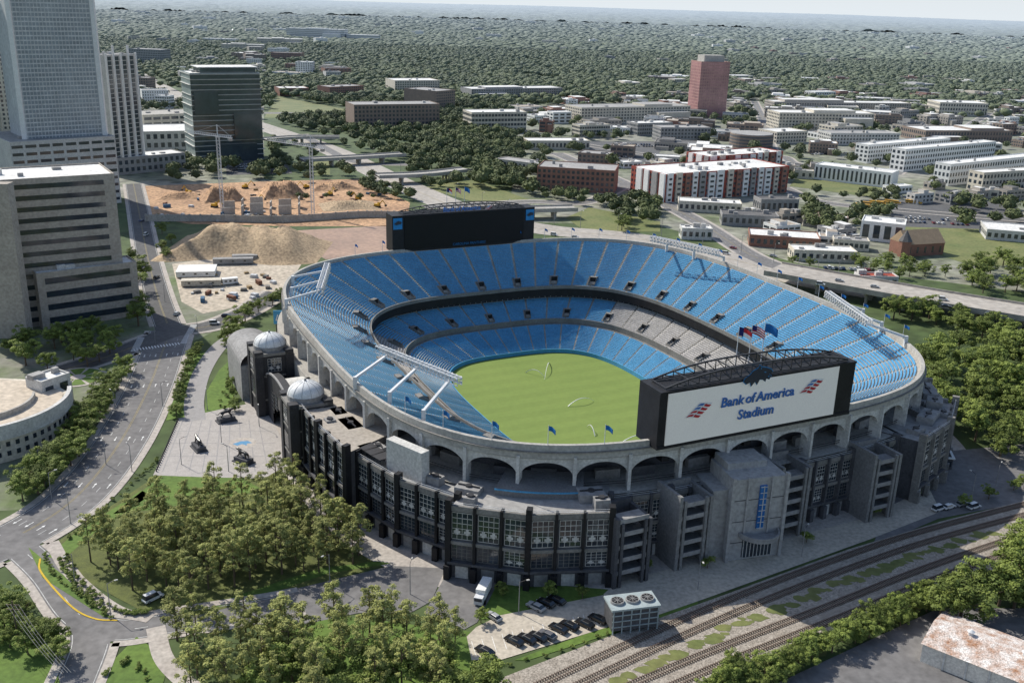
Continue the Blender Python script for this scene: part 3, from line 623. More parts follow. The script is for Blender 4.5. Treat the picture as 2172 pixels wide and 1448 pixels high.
for m_,o_,a_ in((signwhite,.10,117.5),(textblue,.06,117.75)):
    text('Bank of America',3.95,(*SW(a_,-21.4),42.3),TM,m_,E,off=o_,shear=.1);text('Stadium',3.95,(*SW(a_,-15.2),37.8),TM,m_,E,off=o_,shear=.1)
flaglogo(E,117.6,-30.8,41.0,4.5);flaglogo(E,117.6,8.2,42.4,4.5)
panther(E,117.9,-14.5,49.0,5.0)
scrb=mat('dark_screen',(.006,.006,.007),(.004,.004,.005),.3,rough=.5)
E=scoreboard(-114,-36,38,33,50.4,9,scrb,'dark switched-off scoreboard with black cabinet on the far rim',-30,32,2.6,.85)
text('CAROLINA PANTHERS',1.7,(*SW(-113.2,-6),34.4),TM,mat('muted_blue',(.03,.14,.3),None,1),E,shear=.2,sw=1);text('Bank of America',3.0,(*SW(-113.3,-11),51.0),TM,textblue,E,shear=.1,off=.05);flaglogo(E,-113.3,11.5,51.0,2.3)
for bb in(-35.6,33.2):
    q=Bt();sbox(-113.8,bb+2.2,44,49.3,4.4,.3,q);mk('logo_panel',q,cyanblue,E);panther(E,-113.5,bb+.4,46.6,1.9)
x,y=G(600,668,16);E=emp('advertising_sign',(x,y,0),'blue advertising panel with white script lettering by the gate','sign');q=Bt();q.box(x,y,12,18,8,.5,.1);mk('panel',q,MATS['blue_wall'],E);q=Bt();[q.beam((x+s,y,0),(x+s,y,12),.4) for s in(-3,3)];mk('post',q,dsteel,E);text('Lite',4,(x-3.4,y-.6,13.6),Matrix(((1,0,0),(0,0,-1),(0,1,0))),signwhite,E,shear=.3)
def rack(sa,sb):
    a0,b0,a1,b1=35*sa,92*sb,71*sa,79*sb;x,y=SW((a0+a1)/2,(b0+b1)/2)
    E=emp('floodlight_rack',(x,y,33),'white steel floodlight rack cantilevered over the upper seats','floodlights',group='floodlight racks on the stadium rim')
    q=Bt();z=40;n=22
    def LP(t,z,o=0):
        a=a0+(a1-a0)*t;b=b0+(b1-b0)*t;dx=-(b1-b0);dy=(a1-a0);L=math.hypot(dx,dy);return (*SW(a+dx/L*o,b+dy/L*o),z)
    for zz,o in((z,-.9),(z,.9),(z+2.2,-.9),(z+2.2,.9)):q.beam(LP(0,zz,o),LP(1,zz,o),.26)
    for i in range(n+1):
        t=i/n
        for o in(-.9,.9):
            q.beam(LP(t,z,o),LP(t,z+2.2,o),.15)
            if i<n:q.beam(LP(t,z,o),LP((i+1)/n,z+2.2,o),.12)
        q.beam(LP(t,z+2.2,-.9),LP(t,z+2.2,.9),.13)
        if i<n:q.beam(LP(t,z+2.2,-.9),LP((i+1)/n,z+2.2,.9),.11)
    mk('truss_beam',q,steel,E)
    for t in(.12,.5,.88):
        p=LP(t,z);v=(Vector(p)-Vector((*SW(0,0),z))).normalized();bo=Vector(p)+v*(13 if t<.6 else 15);bo.z=33.4
        q=Bt();q.beam(p,(bo.x,bo.y,36),.8,0,h=.8);q.beam((bo.x,bo.y,31.5),(bo.x,bo.y,36.5),1.1);mk('support_arm',q,steel,E)
    for r_ in range(2):
        for i in range(20):
            t=(i+.5)/20;p=LP(t,z-.2+r_*1.5,-1.3*sb*sa);q=Bt();q.cyl(p[0],p[1],p[2],p[2]+.9,.45,.3,8);mk('lamp_head',q,lconc,E)
for s in(1,-1):
    for r_ in(1,-1):rack(s,r_)
flagB=mat('flag_blue',(.02,.16,.45),None,1);flagR=mat('flag_red',(.5,.03,.04),None,1);flagN=mat('flag_navy',(.02,.03,.15),None,1);flagW=signwhite
def flagpole(x,y,z,h,kind,label,grp=None,fs=1.):
    E=emp('flagpole',(x,y,z),label,'flagpole',grp);q=Bt();q.cyl(x,y,z,z+h,.12*fs+.04,.07,8);mk('pole',q,steel,E)
    q=Bt();w,hh=3.2*fs,2*fs;n=8;rows=7 if kind=='us' else 2
    for r_ in range(rows):
        for i in range(n):
            def C(i,r):
                t=i/n;return (x+.1+w*t*.8,y+.6*math.sin(t*5)*t-w*t*.4,z+h-.2-hh*r/rows-.9*t*t*fs)
            if kind=='us':mi=0 if r_%2==0 else 1
            elif kind=='nc':mi=0 if r_==0 else 1
            else:mi=2
            if kind=='us' and i<3 and r_<4:mi=3
            if kind=='nc' and i<3:mi=3
            q.add([C(i,r_),C(i+1,r_),C(i+1,r_+1),C(i,r_+1)],[(0,1,2,3)],mi)
    mk('flag',q,[flagR,flagW,flagB,flagN],E)
for i in range(1000,1160,24):
    p=RP(115,103,0,i+20);flagpole(p[0],p[1],31,9,'blue','tall white pole with small blue flag on the stadium rim','blue flags around the rim',.7)
for i in range(180,700,22):
    if abs(i-600)<45:continue
    p=RP(115,103,0,i);flagpole(p[0],p[1],33.5,6,'blue','white pole with small blue flag on the stadium rim','blue flags around the rim',.55)
for k,(kd,lb) in enumerate((('nc','pole with red white and navy state flag above scoreboard'),('us','pole with striped national flag above the scoreboard'),('blue','pole with blue flag above the scoreboard'))):
    for aa,b0 in((107,-9),(-121,-6)):
        x,y=SW(aa,b0+k*4.6);flagpole(x,y,48,13,kd,lb,None,1.25 if aa>0 else 1.)
for (p,q_) in(((1155,800),(1115,790)),((1155,805),(1165,770)),((1260,850),(1205,862)),((1245,905),(1262,925)),((1390,925),(1310,945))):
    a=Vector((*G(*p,-5),-4.9));c=Vector((*G(*q_,-5),-4.9));q=Bt();pr=None
    for i in range(15):
        t=i/14;pt=a.lerp(c,t);pt.z+=9*t*(1-t)
        if pr:q.beam(pr,pt,.08+.18*t)
        pr=pt
    mk('water_jet',q,signwhite,loc=tuple(a),label='white arc of sprinkler water over the turf',category='water jet',group='sprinkler water jets on the field')
# ======== BUILDINGS
BF=[]
def winmesh(E,faces,near,gm):
    W=[]
    for (p,q,z0,z1,fl,sp,ww,wh) in faces:
        p=np.array(p);q=np.array(q);L=np.linalg.norm(q-p);d=(q-p)/L;n=np.array([d[1],-d[0]]);fh=(z1-z0)/fl
        cols=max(1,int(L/sp));cw=L/cols;w=cw*ww
        for k in range(fl):
            for c in range(cols):
                m=p+d*(c+.5)*cw+n*.06;zb=z0+k*fh+fh*(1-wh)*.55;W.append((m,d,w,zb,zb+fh*wh))
    def geo(q,it):
        m,d,w,a,b_=it;q.add([(m[0]-d[0]*w/2,m[1]-d[1]*w/2,a),(m[0]+d[0]*w/2,m[1]+d[1]*w/2,a),(m[0]+d[0]*w/2,m[1]+d[1]*w/2,b_),(m[0]-d[0]*w/2,m[1]-d[1]*w/2,b_)],[(0,1,2,3)])
    k=100 if near else 0
    W.sort(key=lambda t:t[0][0]**2+t[0][1]**2)
    for it in W[:k]:
        q=Bt();geo(q,it);mk('window',q,gm,E)
    if W[k:]:
        q=Bt()
        for it in W[k:]:geo(q,it)
        mk('window',q,gm,E,kind='stuff')
def bworld(p,q,depth,h,wall,roof,label,cat='building',name='building',fl=None,sp=4,ww=.55,wh=.55,near=False,gm=glass,units=3,z0=0,parapet=.9,reg=True,wing=False):
    p=np.array(p);q=np.array(q);L=np.linalg.norm(q-p);d=(q-p)/L;n=np.array([-d[1],d[0]]);c=(p+q)/2+n*depth/2;ang=math.atan2(d[1],d[0])
    if reg:
        m=max(1,int(L/max(depth,8)))
        for i in range(m):
            e=p+d*L*(i+.5)/m+n*depth/2;BF.append((e[0],e[1],max(L/m,depth)*.62))
    E=emp(name,(c[0],c[1],z0),label,cat);b=Bt();b.box(c[0],c[1],z0,h-.01,L,depth,ang)
    if wing:
        e=c+d*L*R.uniform(-.25,.25);b.box(e[0],e[1],h,h+R.uniform(2.5,4),L*R.uniform(.25,.45),depth*.7,ang,0,1)
        e=p+d*L*R.choice([.2,.8])-n*depth*.15;b.box(e[0],e[1],z0,h*R.uniform(.5,.8),L*.3,depth*.3,ang,0,1)
    mk('wall',b,[wall,roof],E)
    b=Bt();b.box(c[0],c[1],h,h+.25,L-.6,depth-.6,ang)
    for dx,dy,w_,d_ in((0,-depth/2+.2,L,.5),(0,depth/2-.2,L,.5),(-L/2+.2,0,.5,depth-.9),(L/2-.2,0,.5,depth-.9)):
        e=c+d*dx+n*dy;b.box(e[0],e[1],h,h+parapet,w_,d_,ang,1)
    mk('roof',b,[roof,wall],E)
    for i in range(units):
        e=c+d*R.uniform(-.4,.4)*L+n*R.uniform(-.3,.3)*depth;b=Bt();s=R.uniform(1.5,5);b.box(e[0],e[1],h+.25,h+R.uniform(1.2,3.2),s,s*.7,ang);mk('rooftop_unit',b,R.choice([lconc,roofg,greyw]),E)
    fl=fl or max(1,int((h-z0)/3.6));fs=[(p,q,z0+.8,h-.4,fl,sp,ww,wh)]
    if q[0]<60 :fs.append((q,q+n*depth,z0+.8,h-.4,fl,sp,ww,wh))
    if p[0]>-60:fs.append((p+n*depth,p,z0+.8,h-.4,fl,sp,ww,wh))
    winmesh(E,fs,near,gm);return E,c,d,n,L
def bld(Lp,Rp,yt,depth,wall,roof,label,**k):
    p,q=G(*Lp),G(*Rp);h=ZT(p[1],Lp[0],yt);return bworld(p,q,depth,h,wall,roof,label,**k)
def heightof(Lp,yt):return ZT(G(*Lp)[1],Lp[0],yt)
bld((-70,712),(272,668),395,34,tanconc,roofw,'beige concrete hotel slab with long dark ribbon windows',near=True,name='hotel',cat='hotel',fl=13,sp=60,ww=.86,wh=.42,units=10)
E=emp('hotel_shaft',(*G(36,712),0),'blank beige vertical concrete shaft on the hotel front','building shaft');p=G(36,712);q=Bt();q.box(p[0],p[1]-1,0,heightof((36,712),388),13,6,0.06);mk('wall',q,tanconc,E)
bld((92,700),(300,668),585,14,tanconc,roofw,'low beige hotel annex with dark window bands',near=True,name='hotel_annex',cat='building',fl=4,sp=30,ww=.85,wh=.45,units=4,reg=False)
bld((40,452),(258,430),305,60,lconc,roofg,'pale louvred podium of office tower',near=False,name='tower_podium',fl=9,sp=8,ww=.8,wh=.4)
tg=mat('tower_glass',(.30,.345,.37),(.16,.20,.23),.02,rough=.2,spec=.7)
E,c,d,n,L=bld((72,440),(238,425),-130,42,mat('tower_frame',(.56,.58,.58),(.46,.48,.49),.05),roofg,'very tall blue-grey glass office tower with white edges',name='office_tower',cat='skyscraper',fl=58,sp=2.2,ww=.82,wh=.72,gm=tg,near=True)
for x_,y_ in(G(72,440),G(238,425)):
    q=Bt();q.box(x_,y_,0,200,3,3,.1);mk('corner_fin',q,white,E)
bld((-150,420),(20,412),-120,40,greyw,roofg,'tall blue-grey gridded office tower',name='office_tower',cat='skyscraper',fl=48,sp=3.2,ww=.7,wh=.6,gm=mat('grey_blue_glass',(.15,.20,.25),None,.1,rough=.2,spec=.7))
bld((-60,300),(30,296),62,30,cream,roofg,'pink-beige distant office tower',name='office_tower',cat='skyscraper',fl=24,sp=4,ww=.5)
E,c,d,n,L=bld((248,372),(308,362),120,22,lconc,roofg,'slender white stone-clad tower with vertical fins',name='slender_tower',cat='tower',fl=26,sp=7,ww=.5,wh=.85,near=True)
for i in range(5):
    e=c-n*11.6+d*L*(i/4-.5);q=Bt();q.box(e[0],e[1],0,heightof((248,372),120)+(8 if i in(1,3) else 2),1.6,1.6,.1);mk('fin',q,white,E)
gg_=mat('green_glass',(.05,.075,.08),(.02,.032,.04),.03,rough=.1,spec=.9)
E,c,d,n,L=bld((416,345),(560,338),158,38,mat('teal_spandrel',(.30,.35,.34),(.22,.27,.26),.1,rough=.3),roofw,'dark glass office block with thin pale floor bands',name='glass_office',cat='office building',fl=17,sp=60,ww=.998,wh=.8,gm=gg_,near=True,units=8)
hh=heightof((416,345),158);q=Bt();q.box(c[0]+3,c[1]+4,hh,hh+5,L*.8,26,math.atan2(d[1],d[0]));mk('penthouse',q,gg_,E);q=Bt();q.box(c[0]+3,c[1]+4,hh+5,hh+5.6,L*.86,29,math.atan2(d[1],d[0]));mk('roof_canopy',q,roofw,E)
for k in range(17):
    zz=1+(k+1)*(hh-1)/17;q=Bt();sf=(0,.9,-.6,.4)[k%4];q.box(c[0]+d[0]*sf,c[1]+d[1]*sf,zz-.3,zz,L+1.6,39.6,math.atan2(d[1],d[0]));mk('floor_band',q,lconc,E)
for k,(s_,z0_,z1_,w_) in enumerate(((.28,.25,.55,.4),(-.3,.55,.8,.34),(.1,0,.2,.6))):
    e=c-n*20+d*L*s_;q=Bt();q.box(e[0],e[1],hh*z0_,hh*z1_,L*w_,3,math.atan2(d[1],d[0]));mk('projecting_bay',q,gg_,E)
bld((235,322),(440,316),283,60,lconc,roofw,'low white building with flat pale roof',fl=2,sp=6)
bld((308,296),(420,290),246,45,cream,conc,'tan parking structure under construction',fl=4,sp=9,ww=.8,wh=.5,name='parking_garage',cat='parking garage')
bld((252,372),(395,358),338,26,greyw,roofw,'low grey building with white flat roof beside construction',fl=2,sp=5)
LOTS=[((752,278),(932,274),224,40,brownb,roofg,'brown brick apartment block with many windows',dict(fl=6,sp=4.5,near=True)),
((700,212),(772,208),186,32,brick,roofg,'red brick mid-rise office building',dict(fl=5)),
((838,203),(932,202),172,50,cream,roofw,'cream office building with white roof',dict(fl=6)),
((925,238),(965,234),195,60,brownb,roofg,'brown brick apartment side block',dict(fl=7)),
((1000,282),(1116,280),240,34,cream,roofw,'beige four-storey office with dark ribbon windows',dict(fl=4,sp=4,ww=.8,near=True)),
((1000,216),(1192,212),190,40,greyw,roofw,'long grey apartment building with pale roof',dict(fl=5,wing=True)),
((1138,402),(1302,412),355,36,brick,roofg,'brick four-storey office with rows of windows',dict(fl=4,sp=4,near=True)),
((1232,264),(1462,258),230,45,cream,roofg,'cream and brown apartment row with flat roofs',dict(fl=5,sp=4.5,near=True,wing=True)),
((1400,304),(1505,304),272,28,greyw,roofg,'grey apartment block with balconies',dict(fl=4)),
((1915,365),(2105,345),318,16,white,roofw,'white apartment row with dark windows',dict(fl=4,near=True)),
((1838,347),(2010,330),309,16,white,roofw,'white apartment row with pale roof',dict(fl=4,near=True)),
((2010,395),(2200,372),350,16,white,roofw,'white townhouse row with flat roof',dict(fl=3)),
((2080,410),(2300,395),368,16,cream,roofw,'cream townhouse row with flat roof',dict(fl=3)),
((1725,380),(1888,400),350,22,white,roofw,'low white columned office building',dict(fl=1,sp=4,ww=.45,wh=.8,near=True)),
((1650,276),(1850,278),240,40,cream,roofw,'cream apartment complex with flat roofs',dict(fl=5,sp=4.5,wing=True)),
((1640,240),(1930,243),217,35,tanconc,roofw,'long white-roofed apartment complex',dict(fl=4,wing=True)),
((1760,308),(1905,308),284,30,lconc,roofg,'pale low three-storey office building',dict(fl=3)),
((1990,245),(2092,248),218,50,cream,roofw,'pale warehouse-like hall with white roof',dict(fl=3)),
((1960,302),(2145,302),278,50,brownb,roofw,'brown low-rise commercial block',dict(fl=2,wing=True)),
((1438,448),(1572,455),428,18,cream,roofw,'low cream commercial building with white roof',dict(fl=1,near=True)),
((1530,478),(1650,484),456,18,greyw,roofd,'low grey workshop with dark roof',dict(fl=1,near=True)),
((1445,508),(1510,510),486,12,lconc,roofw,'small white-roofed building near the freeway',dict(fl=1)),
((1588,522),(1738,532),500,22,brick,roofw,'low brick commercial building with white roof',dict(fl=1,near=True)),
((1682,553),(1816,558),532,16,cream,roofw,'long low cream shop building',dict(fl=1,near=True)),
((1822,508),(1914,518),470,22,white,roofw,'white two-storey office with tall dark bays',dict(fl=1,sp=6,ww=.6,wh=.8,near=True)),
((2090,508),(2260,522),488,30,lconc,roofw,'low white warehouse beside grass',dict(fl=1)),
((1612,452),(1692,452),425,16,greyw,roofd,'small grey commercial building with dark roof',dict(fl=1)),
((1822,604),(1904,606),588,10,lconc,redp,'small pale building with red roof trim',dict(fl=1)),
((1050,360),(1140,372),338,18,cream,roofg,'low cream building beside trees',dict(fl=2)),
((1120,318),(1250,318),300,25,cream,roofw,'low pale commercial building with white roof',dict(fl=1)),
((1225,345),(1290,350),325,22,brownb,roofg,'small brown two-storey commercial building',dict(fl=2)),
((608,84),(730,88),60,60,white,roofw,'large white hospital complex above the woods',dict(fl=6,wing=True)),
((545,98),(642,100),82,60,cream,roofw,'pale distant hospital block',dict(fl=4,wing=True)),
((735,88),(802,90),74,60,white,roofw,'pale distant building on the wooded hill',dict(fl=3)),
((628,164),(663,165),132,25,white,roofw,'white narrow apartment tower among trees',dict(fl=8)),
((275,134),(343,137),104,40,greyw,roofg,'grey distant apartment building',dict(fl=6)),
((470,110),(560,112),94,40,cream,roofw,'cream distant building among trees',dict(fl=4,wing=True)),
((575,130),(640,132),112,30,brick,roofg,'brick distant building among trees',dict(fl=4)),
((1030,85),(1062,86),73,50,white,roofw,'pale distant building among trees',dict(fl=4)),
((430,92),(500,94),82,40,white,roofw,'white distant building among trees',dict(fl=3))]
for (a,b_,y,d_,w_,r_,l_,k) in LOTS:bld(a,b_,y,d_,w_,r_,l_,**k)
pk=mat('pink_stone',(.42,.22,.19),(.33,.17,.15),.1);pkg=mat('pink_glass',(.55,.27,.27),(.22,.10,.105),.03,rough=.15,spec=.8)
E,c,d,n,L=bld((1478,250),(1538,250),132,34,pk,lconc,'reddish-pink glass and stone office tower with pale crown',name='pink_tower',cat='office tower',fl=18,sp=3.2,ww=.75,wh=.7,gm=pkg,near=True)
hh=heightof((1478,250),132);q=Bt();q.box(c[0],c[1],hh,hh+9,L*.7,22,math.atan2(d[1],d[0]));mk('crown',q,conc,E)
def apts(Lp,Rp,yt,depth,label):
    E,c,d,n,L=bld(Lp,Rp,yt,depth,redp,roofw,label,name='apartment_building',cat='apartment building',fl=5,sp=4,ww=.5,wh=.5,near=True,units=12)
    h=heightof(Lp,yt);k=0;p=np.array(G(*Lp));ang=math.atan2(d[1],d[0]);x=4
    cols=[white,cream,brick,white,greyw,white]
    while x<L-4:
        w=R.uniform(4.5,7);e=p+d*x-n*.7;q=Bt();q.box(e[0],e[1],0,h+R.choice([0,1.6]),w,1.4,ang);mk('bay',q,cols[k%6],E);k+=1
        for f_ in range(5):
            e2=p+d*x-n*1.46;zz=1.2+f_*(h-1)/5;q=Bt();q.box(e2[0],e2[1],zz,zz+1.7,w*.55,.12,ang);mk('bay_window',q,glass,E)
        x+=w+R.uniform(2,4)
    x=3
    while x<depth-4:
        w=R.uniform(5,7);e=p+n*x-d*.7;q=Bt();q.box(e[0],e[1],0,h+.8,1.4,w,ang);mk('bay',q,cols[k%6],E);k+=1;x+=w+4
apts((1408,430),(1668,408),372,46,'five-storey red and white apartment building with projecting bays')
apts((1500,392),(1655,378),334,30,'red and white apartment wing with projecting bays')
x,y=G(1592,312);E=emp('round_building',(x,y,0),'brown cylindrical brick building with banded windows','building');BF.append((x,y,26))
q=Bt();q.cyl(x,y,0,15,24,24,40);mk('wall',q,brownb,E)
for k in range(4):
    q=Bt();q.cyl(x,y,1.6+k*3.5,3.4+k*3.5,24.1,24.1,40);mk('window_band',q,dconc,E)
q=Bt();q.cyl(x,y,15,15.8,23,23,40);mk('roof',q,roofg,E)
p=np.array(G(1920,545));q_=np.array(G(2000,540));d=(q_-p);L=np.linalg.norm(d);d/=L;n=np.array([-d[1],d[0]]);c=p+d*L/2+n*8
E=emp('church',(c[0],c[1],0),'red brick church with steep tan gable roof','church');BF.append((c[0],c[1],22));ang=math.atan2(d[1],d[0]);q=Bt();q.box(c[0],c[1],0,8,L,16,ang);mk('wall',q,brick,E)
q=Bt();v=[p-n*.8,p+d*L-n*.8,p+d*L+n*16.8,p+n*16.8,p+n*8,p+d*L+n*8];q.add([(*v[0],7.9),(*v[1],7.9),(*v[2],7.9),(*v[3],7.9),(*v[4],15.5),(*v[5],15.5)],[(0,1,5,4),(2,3,4,5),(0,4,3),(1,2,5)]);mk('roof',q,mat('tan_shingle',(.42,.30,.19),None,.4),E)
q=Bt();e=p+n*2;q.cyl(e[0],e[1],0,10,4,4,8);q.cyl(e[0],e[1],10,17,4.4,.1,8,1);mk('tower',q,[brick,roofd],E)
for i in range(5):
    e=p+d*L*(i+.5)/5-n*.06;q=Bt();q.box(e[0],e[1],2,6,1.4,.1,ang);mk('window',q,glass,E)
cc=np.array(G(-55,860,10));rad=np.linalg.norm(np.array(G(108,885,10))-cc);E=emp('curved_building',(cc[0],cc[1],0),'curved white concrete building with stepped pale roofs','building');BF.append((cc[0],cc[1],rad))
arc=lambda r:[(cc[0]+r*math.cos(t),cc[1]+r*math.sin(t)) for t in np.linspace(-1.9,.45,48)]
bk=[tuple(cc+np.array([14,24])),tuple(cc+np.array([-30,26])),tuple(cc+np.array([-30,-18]))]
q=Bt();q.prism(arc(rad-1)+bk,0,10.5);q.box(cc[0]+12,cc[1]+22,0,8,20,14,.3);mk('wall',q,cream,E)
q=Bt();q.prism(arc(rad-3)+[tuple(cc+np.array([12,22])),tuple(cc+np.array([-28,24])),tuple(cc+np.array([-28,-18]))],10.5,10.8);q.box(cc[0]+12,cc[1]+22,8,8.3,19,13,.3);mk('roof',q,mat('buff_roof',(.56,.48,.38),(.47,.40,.32),.06),E)
q=Bt();A=arc(rad);B_=arc(rad-1.4)
for i in range(47):q.prism([A[i],A[i+1],B_[i+1],B_[i]],8,13)
mk('parapet',q,lconc,E)
q=Bt();A2=arc(rad*.62);B2=arc(rad*.62-.8)
for i in range(47):q.prism([A2[i],A2[i+1],B2[i+1],B2[i]],10.8,12.6)
mk('inner_parapet',q,conc,E)
for k,z in enumerate((2,5.2)):
    for i in range(2,46,2):
        q=Bt();a_=A[i];b__=A[i+1];m=((a_[0]+b__[0])/2,(a_[1]+b__[1])/2);v=(m[0]-cc[0],m[1]-cc[1]);s=(rad-.9)/math.hypot(*v);q.box(cc[0]+v[0]*s,cc[1]+v[1]*s,z,z+1.6,.15,math.dist(a_,b__)*.8,math.atan2(v[1],v[0]));mk('window',q,glass,E)
for i in range(3):
    q=Bt();q.box(cc[0]-4+i*6,cc[1]+4-i*7,10.8,12.6,4,3,.3);mk('rooftop_unit',q,greyw,E)
bld((98,892),(158,870),815,9,lconc,roofw,'pale concrete end pavilion of curved building',fl=2,sp=5,near=True)
x,y=G(165,800);q=Bt();q.cyl(x,y,.05,.2,11,11,40);mk('path',q,paveM,kind='structure');q=Bt()
for i in range(8):
    t=[i*math.pi/4+.08+j*(math.pi/4-.16)/5 for j in range(6)];q.prism([(x+r_*math.cos(w),y+r_*math.sin(w)) for r_,ts in((9.5,t),(3,t[::-1])) for w in ts],.2,.3)
mk('lawn',q,lawn,kind='structure')
d=np.array([.78,-.62]);n=np.array([.62,.78]);p=np.array(G(1952,1402));W_,D_=60,17;c=p+d*W_/2+n*D_/2;E=emp('industrial_shed',(c[0],c[1],0),'long white metal shed with rust-streaked low gable roof','shed');BF.append((c[0],c[1],32));ang=math.atan2(d[1],d[0])
q=Bt();q.box(c[0],c[1],0,5,W_,D_,ang);mk('wall',q,mat('cream_block',(.70,.67,.60),(.6,.56,.5),.2),E)
v=[p-n*.5-d*.5,p+d*W_-n*.5,p+d*W_+n*(D_+.5),p-d*.5+n*(D_+.5),p-d*.5+n*D_/2,p+d*W_+n*D_/2];q=Bt();q.add([(*v[0],5.05),(*v[1],5.05),(*v[2],5.05),(*v[3],5.05),(*v[4],6.8),(*v[5],6.8)],[(0,1,5,4),(2,3,4,5),(0,4,3),(1,2,5)])
mk('roof',q,mat('rusty_roof',(.74,.72,.69),(.34,.17,.09),.35,fine=.3),E)
q=Bt()
for i in range(1,12):
    e=p+d*(i*5)-n*.12;q.box(e[0],e[1],0,5,.4,.3,ang)
mk('wall_rib',q,lconc,E)
for i in range(4):
    e=c+d*(-22+i*12);q=Bt();q.cyl(e[0],e[1],6.6,7.6,.6,.6,10);q.cyl(e[0],e[1],7.6,8,.9,.2,10);mk('roof_vent',q,steel,E)
def trailer(px,w=12,d=3.2,ang=.1,col=white):
    x,y=G(*px);E=emp('site_trailer',(x,y,0),'long pale flat-roofed site office trailer on gravel lot','trailer','site office trailers');q=Bt();q.box(x,y,.6,3.4,w,d,ang);q.box(x,y,3.4,3.6,w+.3,d+.3,ang);mk('body',q,col,E)
    q=Bt();q.box(x,y,0,.6,w*.8,d*.6,ang);mk('chassis',q,dsteel,E)
    for i in range(3):
        q=Bt();e=(x+(i-1)*w*.3*math.cos(ang)+math.sin(ang)*(d/2+.03),y+(i-1)*w*.3*math.sin(ang)-math.cos(ang)*(d/2+.03));q.box(e[0],e[1],1.8,2.7,1.3,.06,ang);mk('window',q,glass,E)
trailer((418,582),20,15,.2);trailer((428,606),20,5,.2,cream);trailer((495,560),22,4,.2,greyw);trailer((488,603),8,3,.5);trailer((520,553),14,4,.2,greyw)
x,y=G(1988,985);E=emp('guard_booth',(x,y,0),'small dark booth with white flat roof by the plaza','booth');q=Bt();q.box(x,y,0,4,8,6,-.2);mk('wall',q,dconc,E);q=Bt();q.box(x,y,4,4.4,9,7,-.2,1);q.box(x,y,4.4,4.6,7,5,-.2,0);mk('roof',q,[black,white],E)
q=Bt();q.box(x,y-3.2,1,3,6,.1,-.2);mk('window',q,glass,E)
x,y=G(1337,1325);ang=math.radians(14);E=emp('cooling_plant',(x,y,0),'cooling unit with round rooftop fans on a steel frame','cooling unit')
q=Bt();q.box(x,y,1,6.6,12,6,ang);mk('housing',q,dconc,E)
q=Bt();q.box(x,y,6.6,7.1,12.6,6.6,ang);
for i in range(6):
    e=(x+(i-2.5)*2.3*math.cos(ang)+math.sin(ang)*3.1,y+(i-2.5)*2.3*math.sin(ang)-math.cos(ang)*3.1);q.box(e[0],e[1],0,6.6,.25,.3,ang)
for zz in(2,3.6,5.2):
    e=(x+math.sin(ang)*3.15,y-math.cos(ang)*3.15);q.box(e[0],e[1],zz,zz+.25,12,.2,ang)
mk('frame',q,mat('cooling_frame',(.36,.42,.43),None,.5),E)
for i in range(3):
    e=(x+(i-1)*3.9*math.cos(ang),y+(i-1)*3.9*math.sin(ang));q=Bt();q.cyl(e[0],e[1],7.1,7.7,1.75,1.65,18,0);q.cyl(e[0],e[1],7.7,7.72,1.45,1.45,18,1)
    for k in range(4):t=k*math.pi/4;q.beam((e[0]-1.4*math.cos(t),e[1]-1.4*math.sin(t),7.77),(e[0]+1.4*math.cos(t),e[1]+1.4*math.sin(t),7.77),.12,0,h=.04)
    mk('fan',q,[greyw,black],E)
def crane(px,h,j0,j1,label):
    x,y=G(*px);E=emp('tower_crane',(x,y,0),label,'crane','tower cranes at the construction site');q=Bt();w=1
    for sx,sy in((-w,-w),(w,-w),(w,w),(-w,w)):q.beam((x+sx,y+sy,0),(x+sx,y+sy,h),.25)
    z=0
    while z<h:
        for (ax,ay,bx,by) in((-w,-w,w,-w),(w,-w,w,w),(w,w,-w,w),(-w,w,-w,-w)):q.beam((x+ax,y+ay,z),(x+bx,y+by,min(h,z+2.4)),.14)
        z+=2.4
    mk('mast',q,steel,E);jx,jy=math.cos(j0),math.sin(j0);q=Bt();n=24;Lj=j1
    for i in range(n):
        a=-14+i*(Lj+14)/n;b_=-14+(i+1)*(Lj+14)/n
        for s in(-.7,.7):q.beam((x+jx*a-jy*s,y+jy*a+jx*s,h),(x+jx*b_-jy*s,y+jy*b_+jx*s,h),.22)
        q.beam((x+jx*a,y+jy*a,h+1.6),(x+jx*b_,y+jy*b_,h+1.6),.22);q.beam((x+jx*a-jy*.7,y+jy*a+jx*.7,h),(x+jx*b_,y+jy*b_,h+1.6),.14);q.beam((x+jx*a+jy*.7,y+jy*a-jx*.7,h),(x+jx*b_,y+jy*b_,h+1.6),.14)
    mk('jib',q,steel,E);q=Bt();q.beam((x,y,h),(x,y,h+8),.6);q.beam((x,y,h+8),(x+jx*Lj*.7,y+jy*Lj*.7,h+1.6),.12);q.beam((x,y,h+8),(x-jx*12,y-jy*12,h+1.6),.12);mk('apex',q,steel,E)
    q=Bt();q.box(x-jx*12,y-jy*12,h-2,h,2.5,2,j0);mk('counterweight',q,conc,E)
crane((472,448),heightof((472,448),290),2.6,30,'white lattice tower crane standing in the excavation')
crane((664,455),heightof((664,455),312),2.5,45,'white lattice tower crane with long jib above excavation')
